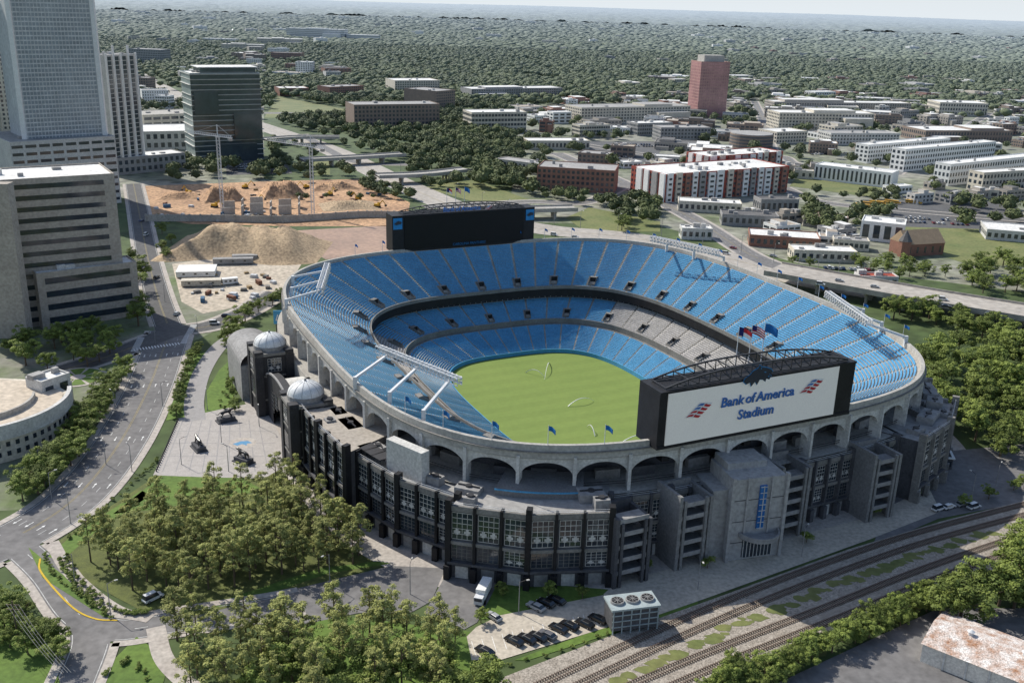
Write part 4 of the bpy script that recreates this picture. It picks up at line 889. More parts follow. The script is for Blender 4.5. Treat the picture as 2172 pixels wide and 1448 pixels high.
# ======== RAIL
bl=gp([(980,1470),(1330,1335),(1500,1275),(1800,1165),(2000,1105),(2300,1030),(2400,1090),(2172,1190),(2060,1235),(1760,1345),(1450,1462),(1250,1540),(960,1500)])
flat('ballast',[bl],.16,ballast)
tr=[smooth_pts(gp([(1040,1500),(1500,1292),(1800,1178),(2000,1115),(2350,1025)])),None,smooth_pts(gp([(1230,1500),(1500,1385),(1760,1285),(2000,1192),(2350,1075)])),None]
tr[1]=offs(tr[0],-5);tr[3]=offs(tr[2],-5)
slm=mat('sleeper_wood',(.17,.135,.105),None,.8);railm=mat('rail_steel',(.17,.12,.10),None,1,rough=.5)
for P in tr:
    E=emp('railway_track',(P[5].x,P[5].y,.16),'railway track with rusty rails on pale ballast','railway track','parallel railway tracks')
    for s in(-.75,.75):
        q=Bt();A=offs(P,s)
        for i in range(len(A)-1):q.beam((A[i].x,A[i].y,.5),(A[i+1].x,A[i+1].y,.5),.14)
        mk('rail',q,railm,E)
    q=Bt();acc=0
    for i in range(len(P)-1):
        L=(P[i+1]-P[i]).length;t=(P[i+1]-P[i])/L;s=acc
        while s<L:
            e=P[i]+t*s;q.box(e.x,e.y,.18,.36,.25,2.6,math.atan2(t.y,t.x));s+=.75
        acc=s-L
    mk('sleepers',q,slm,E,kind='stuff')
rg=random.Random(4);b=Bt()
for (Pt,d0,sc) in((offs(tr[0],-9.2),0,1.),(offs(tr[3],-5.5),0,1.3)):
    for i in range(len(Pt)-1):
        for k in range(5):
            e=Pt[i].lerp(Pt[i+1],rg.random());r_=rg.uniform(.5,1.6)*sc;n=8;cx,cy=e.x+rg.uniform(-1.2,1.2),e.y+rg.uniform(-1.2,1.2);b.add([(cx+r_*rg.uniform(.6,1.3)*math.cos(6.28*j/n)*1.6,cy+r_*rg.uniform(.6,1.3)*math.sin(6.28*j/n),.20+.004*k+.0007*(i%5)) for j in range(n)],[tuple(range(n))])
mk('grass_verge',b,drygr,kind='structure')
# ======== CARS
carcols=[('black',(.012,.012,.014)),('white',(.7,.7,.7)),('silver',(.35,.36,.37)),('red',(.25,.02,.02)),('dark blue',(.02,.04,.12)),('grey',(.12,.12,.13))]
rub=mat('tyre_rubber',(.015,.015,.015),None,2);rimm=mat('wheel_rim',(.4,.4,.42),None,2,rough=.4,metal=.6)
lampm=mat('headlamp',(.7,.7,.65),None,2,rough=.2)
def mkcar(cn,cm,van=False):
    E=emp('parked_car',(0,0,0),cn+' car parked on the paved surface','car');pm=mat('car_paint_'+cn,cm,cm,1,rough=.28,spec=.6,fine=0)
    prof=[(-2.35,.35),(-2.4,.75),(-2.25,.98),(-1.5,1.02),(1.0,1.02),(2.1,.85),(2.38,.65),(2.35,.35)] 
    q=Bt();n=len(prof)
    q.add([(x,-.9,z) for x,z in prof]+[(x,.9,z) for x,z in prof],[(i,n+i,n+(i+1)%n,(i+1)%n) for i in range(n)]+[tuple(range(n)),tuple(range(2*n-1,n-1,-1))])
    ro=[(-1.5,.66),(.35,.66)] if not van else [(-2.1,.7),(.7,.7)];zr=1.5 if not van else 2.1
    q.add([(ro[0][0],-.66,zr-.06),(ro[1][0],-.66,zr-.06),(ro[1][0],.66,zr-.06),(ro[0][0],.66,zr-.06),(ro[0][0]+.1,-.55,zr),(ro[1][0]-.1,-.55,zr),(ro[1][0]-.1,.55,zr),(ro[0][0]+.1,.55,zr)],[(4,5,6,7),(0,1,5,4),(1,2,6,5),(2,3,7,6),(3,0,4,7)])
    mk('body',q,pm,E);q=Bt()
    b0=-2.1 if not van else -2.3;b1=1.1 if not van else 1.3
    q.add([(b0,-.84,1.0),(b1,-.84,1.0),(b1,.84,1.0),(b0,.84,1.0),(ro[0][0],-.66,zr-.05),(ro[1][0],-.66,zr-.05),(ro[1][0],.66,zr-.05),(ro[0][0],.66,zr-.05)],[(0,1,5,4),(1,2,6,5),(2,3,7,6),(3,0,4,7)])
    mk('window_glass',q,glass,E)
    for sx in(-1.45,1.45):
        for sy in(-.85,.85):
            q=Bt();m=12;q.add([(sx+.34*math.cos(6.2832*i/m),sy+s,.34+.34*math.sin(6.2832*i/m)) for s in(-.11,.11) for i in range(m)],[(i,(i+1)%m,m+(i+1)%m,m+i) for i in range(m)]+[tuple(range(m)),tuple(range(2*m-1,m-1,-1))],0)
            s=.115 if sy>0 else -.115;q.add([(sx+.2*math.cos(6.2832*i/m),sy+s,.34+.2*math.sin(6.2832*i/m)) for i in range(m)],[tuple(range(m))],1);mk('wheel',q,[rub,rimm],E)
    for sy in(-.65,.65):q=Bt();q.box(2.33,sy,.6,.75,.12,.35);mk('headlight',q,lampm,E)
    return E
CARS2=[mkcar(n_,c_,van=(i==1)) for i,(n_,c_) in enumerate(carcols)];CARS2.append(mkcar('white',(.7,.7,.7)))
def car(px,ang,k,group,z=.15,sc=1,label=None,gz=0):
    x,y=G(*px,gz) if not hasattr(px,'x') else (px.x,px.y);n=clone(CARS2[k],None,(x,y,z),(0,0,ang),(sc,)*3);n['group']=group;n.name='parked_car' if 'parked' in group else 'car'
dirR=math.atan2(*(np.array(G(1300,1300))-np.array(G(1000,1400)))[::-1])
for i,(x,y) in enumerate(((1028,1382),(1090,1360),(1117,1356),(1140,1352),(1160,1348),(1184,1334),(1207,1328),(1240,1324),(1268,1314),(1136,1288),(1158,1280),(1180,1274))):
    car((x,y+3),dirR+math.pi/2+.35,[0,0,0,0,5,0,0,0,0,2,0,0][i],'cars parked in concrete car park',.16,1.08)
car((1047,1312),dirR+1.8,2,'cars parked beside the lawn',.16);car((325,1272),.9,1,'vans parked by the drive',.16,1.1)
for (x,y,k) in((1990,1082,1),(2012,1078,6),(2040,1072,2),(2065,1078,1),(2070,1345,5),(2060,1330,4),(2000,1335,2)):car((x,y),.5,k,'cars parked at the end of the stadium yard',.16)
x,y=G(1026,1262);E=emp('delivery_truck',(x,y,.13),'white box truck parked in the service ramp','truck');q=Bt();q.box(x,y,.9,3.6,2.5,6.5,-.25);mk('cargo_box',q,white,E);q=Bt();q.box(x-1.05,y-4.2,.5,2.5,2.3,2,-.25);mk('cab',q,steel,E);q=Bt();q.box(x-1.3,y-5.2,1.5,2.3,2,.1,-.25);mk('windshield',q,glass,E)
for sx,sy in((-1.1,-4),(1.1,-4),(-1.1,2.2),(1.1,2.2)):
    q=Bt();q.box(x+sx-.6*(sy<0),y+sy,.13,1,.35,.9,-.25);mk('wheel',q,rub,E)
def rows(p0,p1,n,rws,dy,group):
    a=Vector(G(*p0));c=Vector(G(*p1));u=(c-a).normalized();nn_=Vector((-u.y,u.x))
    for r_ in range(rws):
        for i in range(n):
            if R.random()<.25:continue
            e=a.lerp(c,i/max(1,n-1))+nn_*r_*dy;car(e,math.atan2(u.y,u.x)+math.pi/2,R.choice([0,1,2,3,4,5,6,2,1]),group,.25)
rows((1250,335),(1345,338),20,3,14,'cars parked in a distant lot');rows((1300,310),(1400,312),18,2,14,'cars parked in a distant lot');rows((1540,410),(1620,400),14,1,14,'cars parked in a distant lot')
rows((1900,470),(2050,478),16,2,14,'cars parked in a distant lot');rows((1880,420),(1950,420),8,1,10,'cars parked in a distant lot');rows((1750,570),(1850,575),14,1,8,'cars parked along shops')
rows((500,360),(560,356),14,2,12,'cars parked in a distant lot');rows((900,292),(960,290),8,1,12,'cars parked in a distant lot');rows((2010,330),(2130,325),16,1,12,'cars parked in a distant lot');rows((1700,330),(1820,325),18,1,12,'cars parked in a distant lot');rows((1470,425),(1560,440),10,1,8,'cars parked along shops')
flat('road',[gp([(1235,345),(1230,300),(1420,300),(1380,345)]),gp([(1880,480),(1900,425),(2150,430),(2200,490)]),gp([(480,372),(480,340),(600,335),(620,368)])],.1,asph)
for (x,y,k) in ((1175,500,1),(1220,505,2),(1420,520,2),(1555,528,3),(1640,545,2),(1540,540,1)):car((x,y),-.5,k,'cars driving on the freeway',.25)
for (x,y,k) in ((1740,605,1),(1855,610,2),(2000,637,1),(2007,652,0),(1780,597,2),(2100,668,5)):car((x,y),-.35,k,'cars driving on the elevated freeway',8.1,1,gz=8)
for (x,y,k) in ((455,688,1),(375,668,2),(332,590,0),(310,500,1),(300,470,4),(480,672,0)):car((x,y),1.5 if x<400 else .2,k,'cars driving on the avenue',.2)
ybus=mat('bus_yellow',(.65,.36,.03),None,1,rough=.4)
for i,(x,y) in enumerate(((1842,436),(1858,434),(1874,434),(1890,432),(1935,432),(1828,440))):
    X,Y=G(x,y);E=emp('school_bus',(X,Y,.2),'yellow school bus parked in asphalt lot','bus','school buses parked in a row');q=Bt();q.box(X,Y,.9,3,11,2.5,-.5);q.box(X+5.6,Y-3.2,.9,1.9,2,2.3,-.5);mk('body',q,ybus,E);q=Bt();q.box(X,Y,2,2.6,10.6,2.56,-.5);mk('window_band',q,glass,E)
    for s in(-1,1):q=Bt();q.box(X+s*3.6,Y-s*2,.2,.95,.9,2.4,-.5);mk('wheel',q,rub,E)
LE=emp('street_lamp',(0,0,0),'tall grey street lamp with curved arm beside the road','street lamp','street lamps along the roads');q=Bt();q.cyl(0,0,0,9,.13,.08,8);mk('pole',q,greyw,LE);q=Bt();q.beam((0,0,8.9),(1.8,0,9.4),.1);mk('arm',q,dsteel,LE);q=Bt();q.box(2.1,0,9.25,9.45,.8,.35);mk('lamp_head',q,lconc,LE)
for (x,y) in ((150,1110),(110,1060),(225,985),(280,1000),(245,880),(345,860),(290,800),(330,730),(420,715),(305,640),(350,640),(280,560),(870,1260),(1100,1300),(700,1240),(2060,1060),(2110,1040),(160,1240),(235,1305),(470,940),(550,905),(385,985),(485,1000),(440,870),(1480,1250),(1700,1180)):
    X,Y=G(x,y);clone(LE,None,(X,Y,.1),(0,0,R.uniform(0,6)))
for k in range(0,len(fw),6):
    if fw[k].y<1000:p=offs(fw,17)[k];clone(LE,None,(p.x,p.y,.1),(0,0,-1),(1.3,)*3)
x,y=G(40,1368);E=emp('power_pole',(x,y,0),'wooden power pole with crossarm and overhead wires','utility pole');q=Bt();q.cyl(x,y,0,12,.22,.15,8);mk('pole',q,bark,E);q=Bt();q.beam((x-1.6,y,11),(x+1.6,y,11),.18);q.beam((x-1.6,y,9.8),(x+1.6,y,9.8),.18);mk('crossarm',q,bark,E)
for s in(-1.4,-.5,.5,1.4):
    q=Bt();A=Vector((x+s,y,11.2));B_=Vector((*G(150+s*8,1500),9));pr=A
    for i in range(1,9):t=i/8;c=A.lerp(B_,t);c.z-=5*t*(1-t);q.beam(pr,c,.05);pr=c
    mk('wire',q,greyw,E)
q=Bt();q.cyl(0,0,0,1,.22,.2,8);BO=mk('bollard',q,dsteel,label='short dark bollard along the plaza edge',category='bollard',group='bollards along the plaza edge')
a=Vector(G(332,1000));c=Vector(G(378,892))
for i in range(26):
    e=a.lerp(c,i/25);clone(BO,None,(e.x,e.y,.13))
def catstatue():
    me=bpy.data.meshes.new('cat');V=[(0,0,1.5),(1.0,0,1.6),(1.5,0,2.0),(2.1,0,2.05),(2.5,0,1.9),(1.0,.35,.9),(1.5,.38,.35),(1.8,.38,.08),(1.0,-.35,.9),(1.3,-.38,.4),(1.2,-.38,.08),(-.9,0,1.45),(-1.0,.36,1.0),(-1.25,.38,.5),(-1.0,.38,.08),(-1.0,-.36,1.0),(-1.4,-.38,.5),(-1.3,-.38,.08),(-1.6,0,1.5),(-2.2,0,1.0),(-2.8,0,1.2)]
    Ed=[(0,1),(1,2),(2,3),(3,4),(1,5),(5,6),(6,7),(1,8),(8,9),(9,10),(0,11),(11,12),(12,13),(13,14),(11,15),(15,16),(16,17),(11,18),(18,19),(19,20)];rd=[.45,.48,.32,.34,.2,.24,.15,.14,.24,.15,.14,.42,.3,.16,.14,.3,.16,.14,.14,.08,.07]
    me.from_pydata(V,Ed,[]);o=bpy.data.objects.new('c',me);COL.objects.link(o);o.modifiers.new('s','SKIN');o.modifiers.new('u','SUBSURF').levels=1
    for i,r_ in enumerate(rd):me.skin_vertices[0].data[i].radius=(r_,r_)
    me.skin_vertices[0].data[0].use_root=True
    dg=bpy.context.evaluated_depsgraph_get();m2=bpy.data.meshes.new_from_object(o.evaluated_get(dg));bpy.data.objects.remove(o);m2.materials.clear();m2.materials.append(mat('bronze_dark',(.02,.02,.022),None,1,rough=.35,spec=.6));return m2
cm=catstatue()
for (x,y,r_) in((480,893,.6),(422,952,2.2),(517,980,2.6)):
    X,Y=G(x,y);E=emp('statue',(X,Y,.13),'black crouching big-cat statue on dark stone plinth','statue','big-cat statues around the plaza');q=Bt();q.box(X,Y,.13,1.8,6,3,r_,0);q.box(X,Y,.13,.5,7,3.9,r_,0);mk('plinth',q,[dconc],E)
    o=bpy.data.objects.new('cat_figure',cm);COL.objects.link(o);o.parent=E;o.location=(0,0,1.6);o.rotation_euler=(0,0,r_);o.scale=(1.3,)*3
# ======== TREES
def leafmesh(name,cl,M,size,rs,mt):
    V=[];T=[]
    for (x,y,z,r_,tn) in cl:
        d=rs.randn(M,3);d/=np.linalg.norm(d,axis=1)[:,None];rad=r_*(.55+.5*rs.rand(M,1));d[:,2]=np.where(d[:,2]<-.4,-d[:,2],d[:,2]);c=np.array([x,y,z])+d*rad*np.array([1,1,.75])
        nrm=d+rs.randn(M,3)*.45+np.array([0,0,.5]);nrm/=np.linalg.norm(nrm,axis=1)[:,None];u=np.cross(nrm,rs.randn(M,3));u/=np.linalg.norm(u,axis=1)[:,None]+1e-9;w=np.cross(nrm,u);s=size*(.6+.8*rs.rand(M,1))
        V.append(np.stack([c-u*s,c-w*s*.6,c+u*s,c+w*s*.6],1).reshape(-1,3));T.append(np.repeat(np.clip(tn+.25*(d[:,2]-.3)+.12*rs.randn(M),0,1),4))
    V=np.concatenate(V);T=np.concatenate(T);n=len(V)//4;Fc=np.arange(n*4).reshape(n,4)
    me=bpy.data.meshes.new(name);me.from_pydata(V.tolist(),[],Fc.tolist());at=me.attributes.new('tone','FLOAT','POINT');at.data.foreach_set('value',T.astype(np.float32));me.materials.append(mt);return me
def treeproto(kind,seed):
    rs=np.random.RandomState(seed);E=emp(kind,(0,0,0),'x','tree');q=Bt();cl=[]
    if kind=='pine_tree':
        q.cyl(0,0,0,.95,.017,.005,7);n_=26+seed%3*4
        for i in range(n_):
            z=.34+.64*(i/(n_-1));rr=(.25*(1-((z-.5)/.52)**2*.75)) if z>.5 else .2;a=rs.rand()*6.28;r0=rr*(.25+.75*rs.rand());x,y=r0*math.cos(a),r0*math.sin(a)
            cl.append((x,y,z,.042+.042*rs.rand(),.35+.65*rs.rand()))
            if i%2==0:q.beam((0,0,z-.05),(x,y,z),.007)
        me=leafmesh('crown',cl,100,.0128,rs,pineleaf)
        lab='tall pine with open yellow-green crown in the grove'
    else:
        q.cyl(0,0,0,.45,.03,.015,8)
        for i in range(7):
            a=rs.rand()*6.28;q.beam((0,0,.25+.03*i),(.25*math.cos(a),.25*math.sin(a),.5+.04*i),.012)
        lob=[(rs.rand()*6.28,.2+.14*rs.rand(),.42+.38*rs.rand()) for _ in range(6)]
        for i in range(46):
            a,r0,z0=lob[i%6];d=rs.randn(3);d/=np.linalg.norm(d);r_=.2
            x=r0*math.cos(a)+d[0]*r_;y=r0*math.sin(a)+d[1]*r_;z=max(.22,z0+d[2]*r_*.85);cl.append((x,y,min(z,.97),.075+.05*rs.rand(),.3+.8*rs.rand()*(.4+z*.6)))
        for i in range(8):cl.append((rs.randn()*.1,rs.randn()*.1,.55+.2*rs.rand(),.18,.1))
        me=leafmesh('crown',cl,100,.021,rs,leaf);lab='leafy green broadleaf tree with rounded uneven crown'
    mk('trunk',q,bark,E);o=bpy.data.objects.new('crown',me);COL.objects.link(o);o.parent=E;KIDS[E.name].append(o);E['label']=lab;E['category']='tree';return E
PINES=[treeproto('pine_tree',s) for s in(1,2,3,4,5)];BROAD=[treeproto('broadleaf_tree',s) for s in(11,12,13,14,15,16)]
TL=[]
def inpoly(x,y,P):
    c=False;n=len(P)
    for i in range(n):
        x1,y1=P[i];x2,y2=P[(i+1)%n]
        if (y1>y)!=(y2>y) and x<(x2-x1)*(y-y1)/(y2-y1)+x1:c=not c
    return c
RD=np.array(ROADS)
def blocked(x,y,m=0):
    for (a,b_,r_) in BF:
        if (x-a)**2+(y-b_)**2<(r_+m)**2:return True
    return bool(np.any((RD[:,0]-x)**2+(RD[:,1]-y)**2<(RD[:,2]+m)**2)) 
SE=RP(129,118,0,np.arange(0,N,20))[:,:2].tolist()
def scat(px,n,kind,h0,h1,ms,chk=True,grp='trees'):
    P=gp(px);xs=[p[0] for p in P];ys=[p[1] for p in P];k=0;t=0;loc=[]
    while k<n and t<n*40:
        t+=1;x=R.uniform(min(xs),max(xs));y=R.uniform(min(ys),max(ys))
        if not inpoly(x,y,P):continue
        if any((x-a)**2+(y-b_)**2<ms*ms for a,b_ in loc):continue
        if chk and (blocked(x,y,-2) or inpoly(x,y,SE)):continue
        loc.append((x,y));TL.append((x,y,kind,R.uniform(h0,h1),grp));k+=1
def line(px,n,kind,h0,h1,jit=1,grp='trees'):
    P=smooth_pts(gp(px),12)
    for i in range(n):
        e=P[int(i*(len(P)-1)/max(1,n-1))];TL.append((e.x+R.uniform(-jit,jit),e.y+R.uniform(-jit,jit),kind,R.uniform(h0,h1),grp))
scat([(165,1195),(240,1135),(340,1105),(520,1070),(620,1040),(700,1110),(790,1190),(560,1245),(420,1290),(300,1270),(190,1225)],84,'p',11,16,3.7,False,'pines in the grove by the stadium')
scat([(580,1345),(760,1325),(980,1355),(1000,1500),(560,1560)],27,'p',12,16,4,False,'pines in the lower grove')
scat([(350,1350),(560,1325),(640,1420),(600,1520),(420,1500)],17,'p',11,15,4,False,'pines in the lower grove')
scat([(560,1430),(1000,1430),(1040,1520),(560,1600)],12,'b',9,12,4.5,False,'trees in the lower grove')
line([(262,790),(235,850),(200,900),(170,960),(110,1020),(60,1060)],15,'b',7,9,1.2,'trees along the avenue')
line([(225,830),(190,890),(150,940),(90,1000),(50,1040)],12,'b',7,10,1.5,'trees along the avenue')
scat([(10,770),(30,740),(220,700),(255,730),(210,780),(60,790)],18,'b',8,11,6,False,'trees in the car park')
line([(372,885),(385,830),(405,775),(425,745)],14,'b',4,5.5,.5,'young trees lining the path')
line([(500,870),(492,820),(505,775),(520,745)],7,'b',4.5,6,.5,'young trees lining the path')
line([(498,745),(490,715),(510,685),(550,660),(600,640)],9,'b',7,9,2,'trees beside the stadium road')
line([(300,690),(290,650),(285,610),(280,560)],6,'b',9,13,2,'trees by the hotel')
scat([(330,520),(350,480),(370,500),(360,560)],4,'b',7,9,5,True)
scat([(1965,800),(2010,750),(2300,730),(2300,980),(2100,970),(1975,890)],46,'b',12,16,9.5,False,'trees beside the stadium plaza')
scat([(1880,690),(1990,700),(2172,760),(2172,730),(2300,720),(2300,700),(2050,690),(1900,650)],14,'b',10,13,8,True,'trees below the freeway')
line([(1500,1475),(1620,1435),(1760,1375),(1900,1310),(2010,1275)],30,'b',5,7.5,2,'bushy trees along the railway')
line([(1560,1475),(1680,1420),(1820,1355),(1960,1290)],20,'b',4,6.5,2,'bushy trees along the railway')
for (x,y,h) in((1990,1318,10),(2035,1318,14),(2080,1300,14.5),(2118,1285,13),(2150,1290,12),(2165,1268,17),(2200,1240,16),(2175,1215,14),(2215,1190,15),(2240,1262,15),(2140,1240,12),(2190,1300,12)):TL.append((*G(x,y),'b',h,'large trees by the railway'))
scat([(-60,1290),(70,1310),(140,1420),(60,1400),(-60,1350)],14,'b',5,9,4,False,'trees at the road corner')
line([(2040,1075),(2100,1060),(2150,1040),(2172,1035)],4,'b',4,5,.5,'clipped trees by the plaza')
for (x,y) in((1067,1262),(1163,1262),(1235,1270),(1020,1320),(1365,1210),(1500,1205),(1440,1190),(1710,1150),(1850,1095),(1940,1050)):TL.append((*G(x,y),'b',4.2,'clipped trees by the facade'))
for (poly,n,h0,h1,ms) in (([(740,290),(760,255),(900,262),(990,290),(985,345),(870,352),(760,320)],60,9,14,7.5),([(560,380),(570,330),(660,350),(700,375),(640,395)],22,8,11,7),([(350,390),(370,330),(450,335),(460,385)],20,8,12,8),
  ([(1000,350),(1060,350),(1140,395),(1140,420),(1040,395)],30,9,13,6),([(1290,440),(1350,425),(1410,445),(1405,480),(1310,490)],26,9,13,6),([(1140,410),(1300,418),(1280,440),(1150,430)],14,7,10,7),([(1695,470),(1700,430),(1760,440),(1790,500),(1730,500)],16,8,12,7),
  ([(2020,490),(2010,430),(2300,440),(2300,500)],30,9,13,8),([(2040,620),(2060,560),(2300,570),(2300,640)],34,10,13,8),([(760,400),(800,375),(960,395),(940,430),(800,420)],22,7,10,7),([(980,300),(1230,300),(1230,330),(990,340)],22,8,12,8),
  ([(1500,350),(1700,340),(1720,380),(1680,400),(1500,340)],16,7,10,7),([(1750,420),(1900,410),(1900,430),(1750,435)],12,7,9,7),([(600,410),(850,420),(850,440),(620,430)],6,5,7,9),([(1130,320),(1250,290),(1340,290),(1300,325)],10,7,10,8),([(1730,470),(1900,440),(1900,460),(1760,500)],16,7,11,7),([(1800,560),(1900,550),(2040,590),(1900,600)],16,6,9,8),
  ([(560,300),(740,300),(740,318),(600,330)],10,7,9,8),([(1640,560),(1720,560),(1760,590),(1690,580)],5,6,8,8)):
    scat(poly,n,'b',h0,h1,ms,True,'street and park trees')
pin=[t for t in TL if t[2]=='p'];bro=sorted([t for t in TL if t[2]=='b'],key=lambda t:t[0]**2+t[1]**2)
def place(t,protos):
    x,y,_,h,g=t;p=R.choice(protos);w=h*(R.uniform(.95,1.25) if _=='b' else R.uniform(.95,1.25));n=clone(p,None,(x,y,.05),(0,0,R.uniform(0,6.28)),(w,w,h));n['group']=g;n.name='pine_tree' if _=='p' else 'broadleaf_tree'
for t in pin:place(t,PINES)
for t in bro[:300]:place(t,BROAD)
FOR=[(t[0],t[1],t[3]) for t in bro[300:]]
rs=np.random.RandomState(5);me=leafmesh('shrub',[(rs.randn()*.22,rs.randn()*.22,.4+.2*rs.rand(),.4,.2+.5*rs.rand()) for _ in range(7)],60,.11,rs,leaf);SB=bpy.data.objects.new('shrub',me);COL.objects.link(SB);SB['label']='small round green shrub beside the path';SB['category']='shrub';SB['group']='shrubs along the paths'
def shr(px,n,s=1.3,j=.4):
    P=smooth_pts(gp(px),20)
    for i in range(n):
        e=P[int(i*(len(P)-1)/max(1,n-1))];clone(SB,None,(e.x+R.uniform(-j,j),e.y+R.uniform(-j,j),.1),(0,0,R.random()*6),(s*R.uniform(.7,1.2),)*3)
shr([(140,1180),(175,1240),(260,1300),(310,1300)],26);shr([(130,1190),(165,1250),(240,1310)],20);shr([(95,1180),(120,1225),(200,1285)],16,1);shr([(150,1140),(220,1080),(300,1010),(335,975)],22,1.1);shr([(1290,1345),(1200,1380),(1080,1410)],8,1)
shr([(470,870),(480,820),(500,775)],12,1.3,1.5);shr([(230,1430),(280,1400),(330,1440)],10,1.2,2)
# ======== SCATTERED LOW BUILDINGS
gx=np.array([CA,SA])
def lowr(px,n,s0,s1,h0,h1,lab='low-rise',mg=.45):
    P=gp(px);xs=[p[0] for p in P];ys=[p[1] for p in P];k=0;t=0
    while k<n and t<n*30:
        t+=1;x=R.uniform(min(xs),max(xs));y=R.uniform(min(ys),max(ys))
        if not inpoly(x,y,P) or abs(x)>.58*y+20:continue
        L=R.uniform(s0,s1);D=L*R.uniform(.4,.8)
        if blocked(x,y,L*mg):continue
        o=gx if R.random()<.6 else np.array([.97,-.2]);p=np.array([x,y])-o*L/2;w=R.choice([cream,white,brick,brick,brownb,brownb,lconc,cream,tanconc,tanconc,greyw,white]);wn={cream:'cream',white:'white',greyw:'grey',brick:'red brick',brownb:'brown brick',lconc:'pale concrete',tanconc:'tan'}[w]
        r_=R.choice([roofw,roofw,roofg,roofd,rooft,roofw]);rn={roofw:'white',roofg:'grey',roofd:'dark',rooft:'tan'}[r_];h=R.uniform(h0,h1)
        bworld(p,p+o*L,D,h,w,r_,'%s %s building with flat %s roof'%(wn,lab,rn),units=R.randint(0,4),sp=R.choice([3,4,5,7]),ww=R.uniform(.4,.8),wing=R.random()<.55);k+=1
lowr([(1120,232),(1230,215),(2300,200),(2300,330),(1900,330),(1500,350),(1150,325)],140,14,50,6,14,mg=.28)
lowr([(1300,345),(1500,335),(1720,345),(1720,380),(1680,400),(1330,385)],12,14,28,5,8)
lowr([(1180,205),(1450,170),(2300,165),(2300,205),(1200,225)],26,25,60,8,14,lab='distant')
lowr([(1900,400),(2300,400),(2300,440),(1900,430)],10,14,26,5,8)
lowr([(230,230),(330,160),(560,110),(760,150),(740,195),(420,235)],30,20,55,8,20,lab='mid-rise')
lowr([(1560,455),(1800,480),(1840,540),(1700,520)],8,12,24,4,7);lowr([(240,78),(560,65),(950,105),(1250,110),(2300,105),(2300,135),(1200,150),(300,110)],30,20,40,13,18,lab='distant')
# ======== FOREST
X0=[];rs=np.random.RandomState(3)
UP=gp([(1100,225),(2500,190),(2500,430),(1300,440),(1100,330)])
for (Y0,Y1,sp) in((820,1500,13),(1500,2200,14),(2200,3300,17),(3300,5200,24),(5200,9000,38)):
    for y in np.arange(Y0,Y1,sp):
        w=y*.6+60;xs=np.arange(-w,w,sp)+rs.rand()*sp;xx=xs+rs.randn(len(xs))*sp*.35;yy=y+rs.randn(len(xs))*sp*.35
        cl=np.sin(xx*.011+1.3)*np.cos(yy*.009+xx*.004)+.5*np.sin(xx*.031+yy*.021);keep=cl<(1.2 if y>1600 else .8)
        if y<1600:
            u=np.array([inpoly(a,b_,UP) for a,b_ in zip(xx,yy)]);keep&=~(u&(rs.rand(len(xx))>.17))
        if y<1150:keep&=~((xx<-100)&(rs.rand(len(xx))>.22))
        if y<1500:keep&=~((xx<-300)&(rs.rand(len(xx))>.4))
        X0+=[(a,b_) for a,b_ in zip(xx[keep],yy[keep])]
X0=np.array(X0);keep=np.ones(len(X0),bool)
for (a,b_,r_) in BF:keep&=((X0[:,0]-a)**2+(X0[:,1]-b_)**2)>(r_+3)**2
for (a,b_,r_) in ROADS:keep&=((X0[:,0]-a)**2+(X0[:,1]-b_)**2)>(r_+4)**2
for pl in ([(560,250),(590,205),(750,235),(740,252)],[(1235,345),(1230,300),(1420,300),(1380,345)]):
    Pp=gp(pl);keep&=~np.array([inpoly(a,b_,Pp) for a,b_ in X0])
X0=X0[keep]
def ico(s):
    bm=bmesh.new();bmesh.ops.create_icosphere(bm,subdivisions=s,radius=1);v=np.array([q.co[:] for q in bm.verts]);f=np.array([[q.index for q in g.verts] for g in bm.faces]);bm.free();return v,f
def npmesh(name,V,Fc,T,label,mt=forestM):
    k=Fc.shape[1];me=bpy.data.meshes.new(name);me.vertices.add(len(V));me.vertices.foreach_set('co',V.ravel().astype(np.float32));me.loops.add(len(Fc)*k);me.loops.foreach_set('vertex_index',Fc.ravel().astype(np.int32));me.polygons.add(len(Fc));me.polygons.foreach_set('loop_start',np.arange(0,len(Fc)*k,k,dtype=np.int32));me.update(calc_edges=True)
    at=me.attributes.new('tone','FLOAT','POINT');at.data.foreach_set('value',T.ravel().astype(np.float32));me.materials.append(mt);o=bpy.data.objects.new(name,me);COL.objects.link(o);o['kind']='stuff';o['label']=label;o['category']='woodland'
def patch(x,y):return .5+.5*np.sin(x*.013+np.sin(y*.007)*2)*np.cos(y*.01+x*.003)
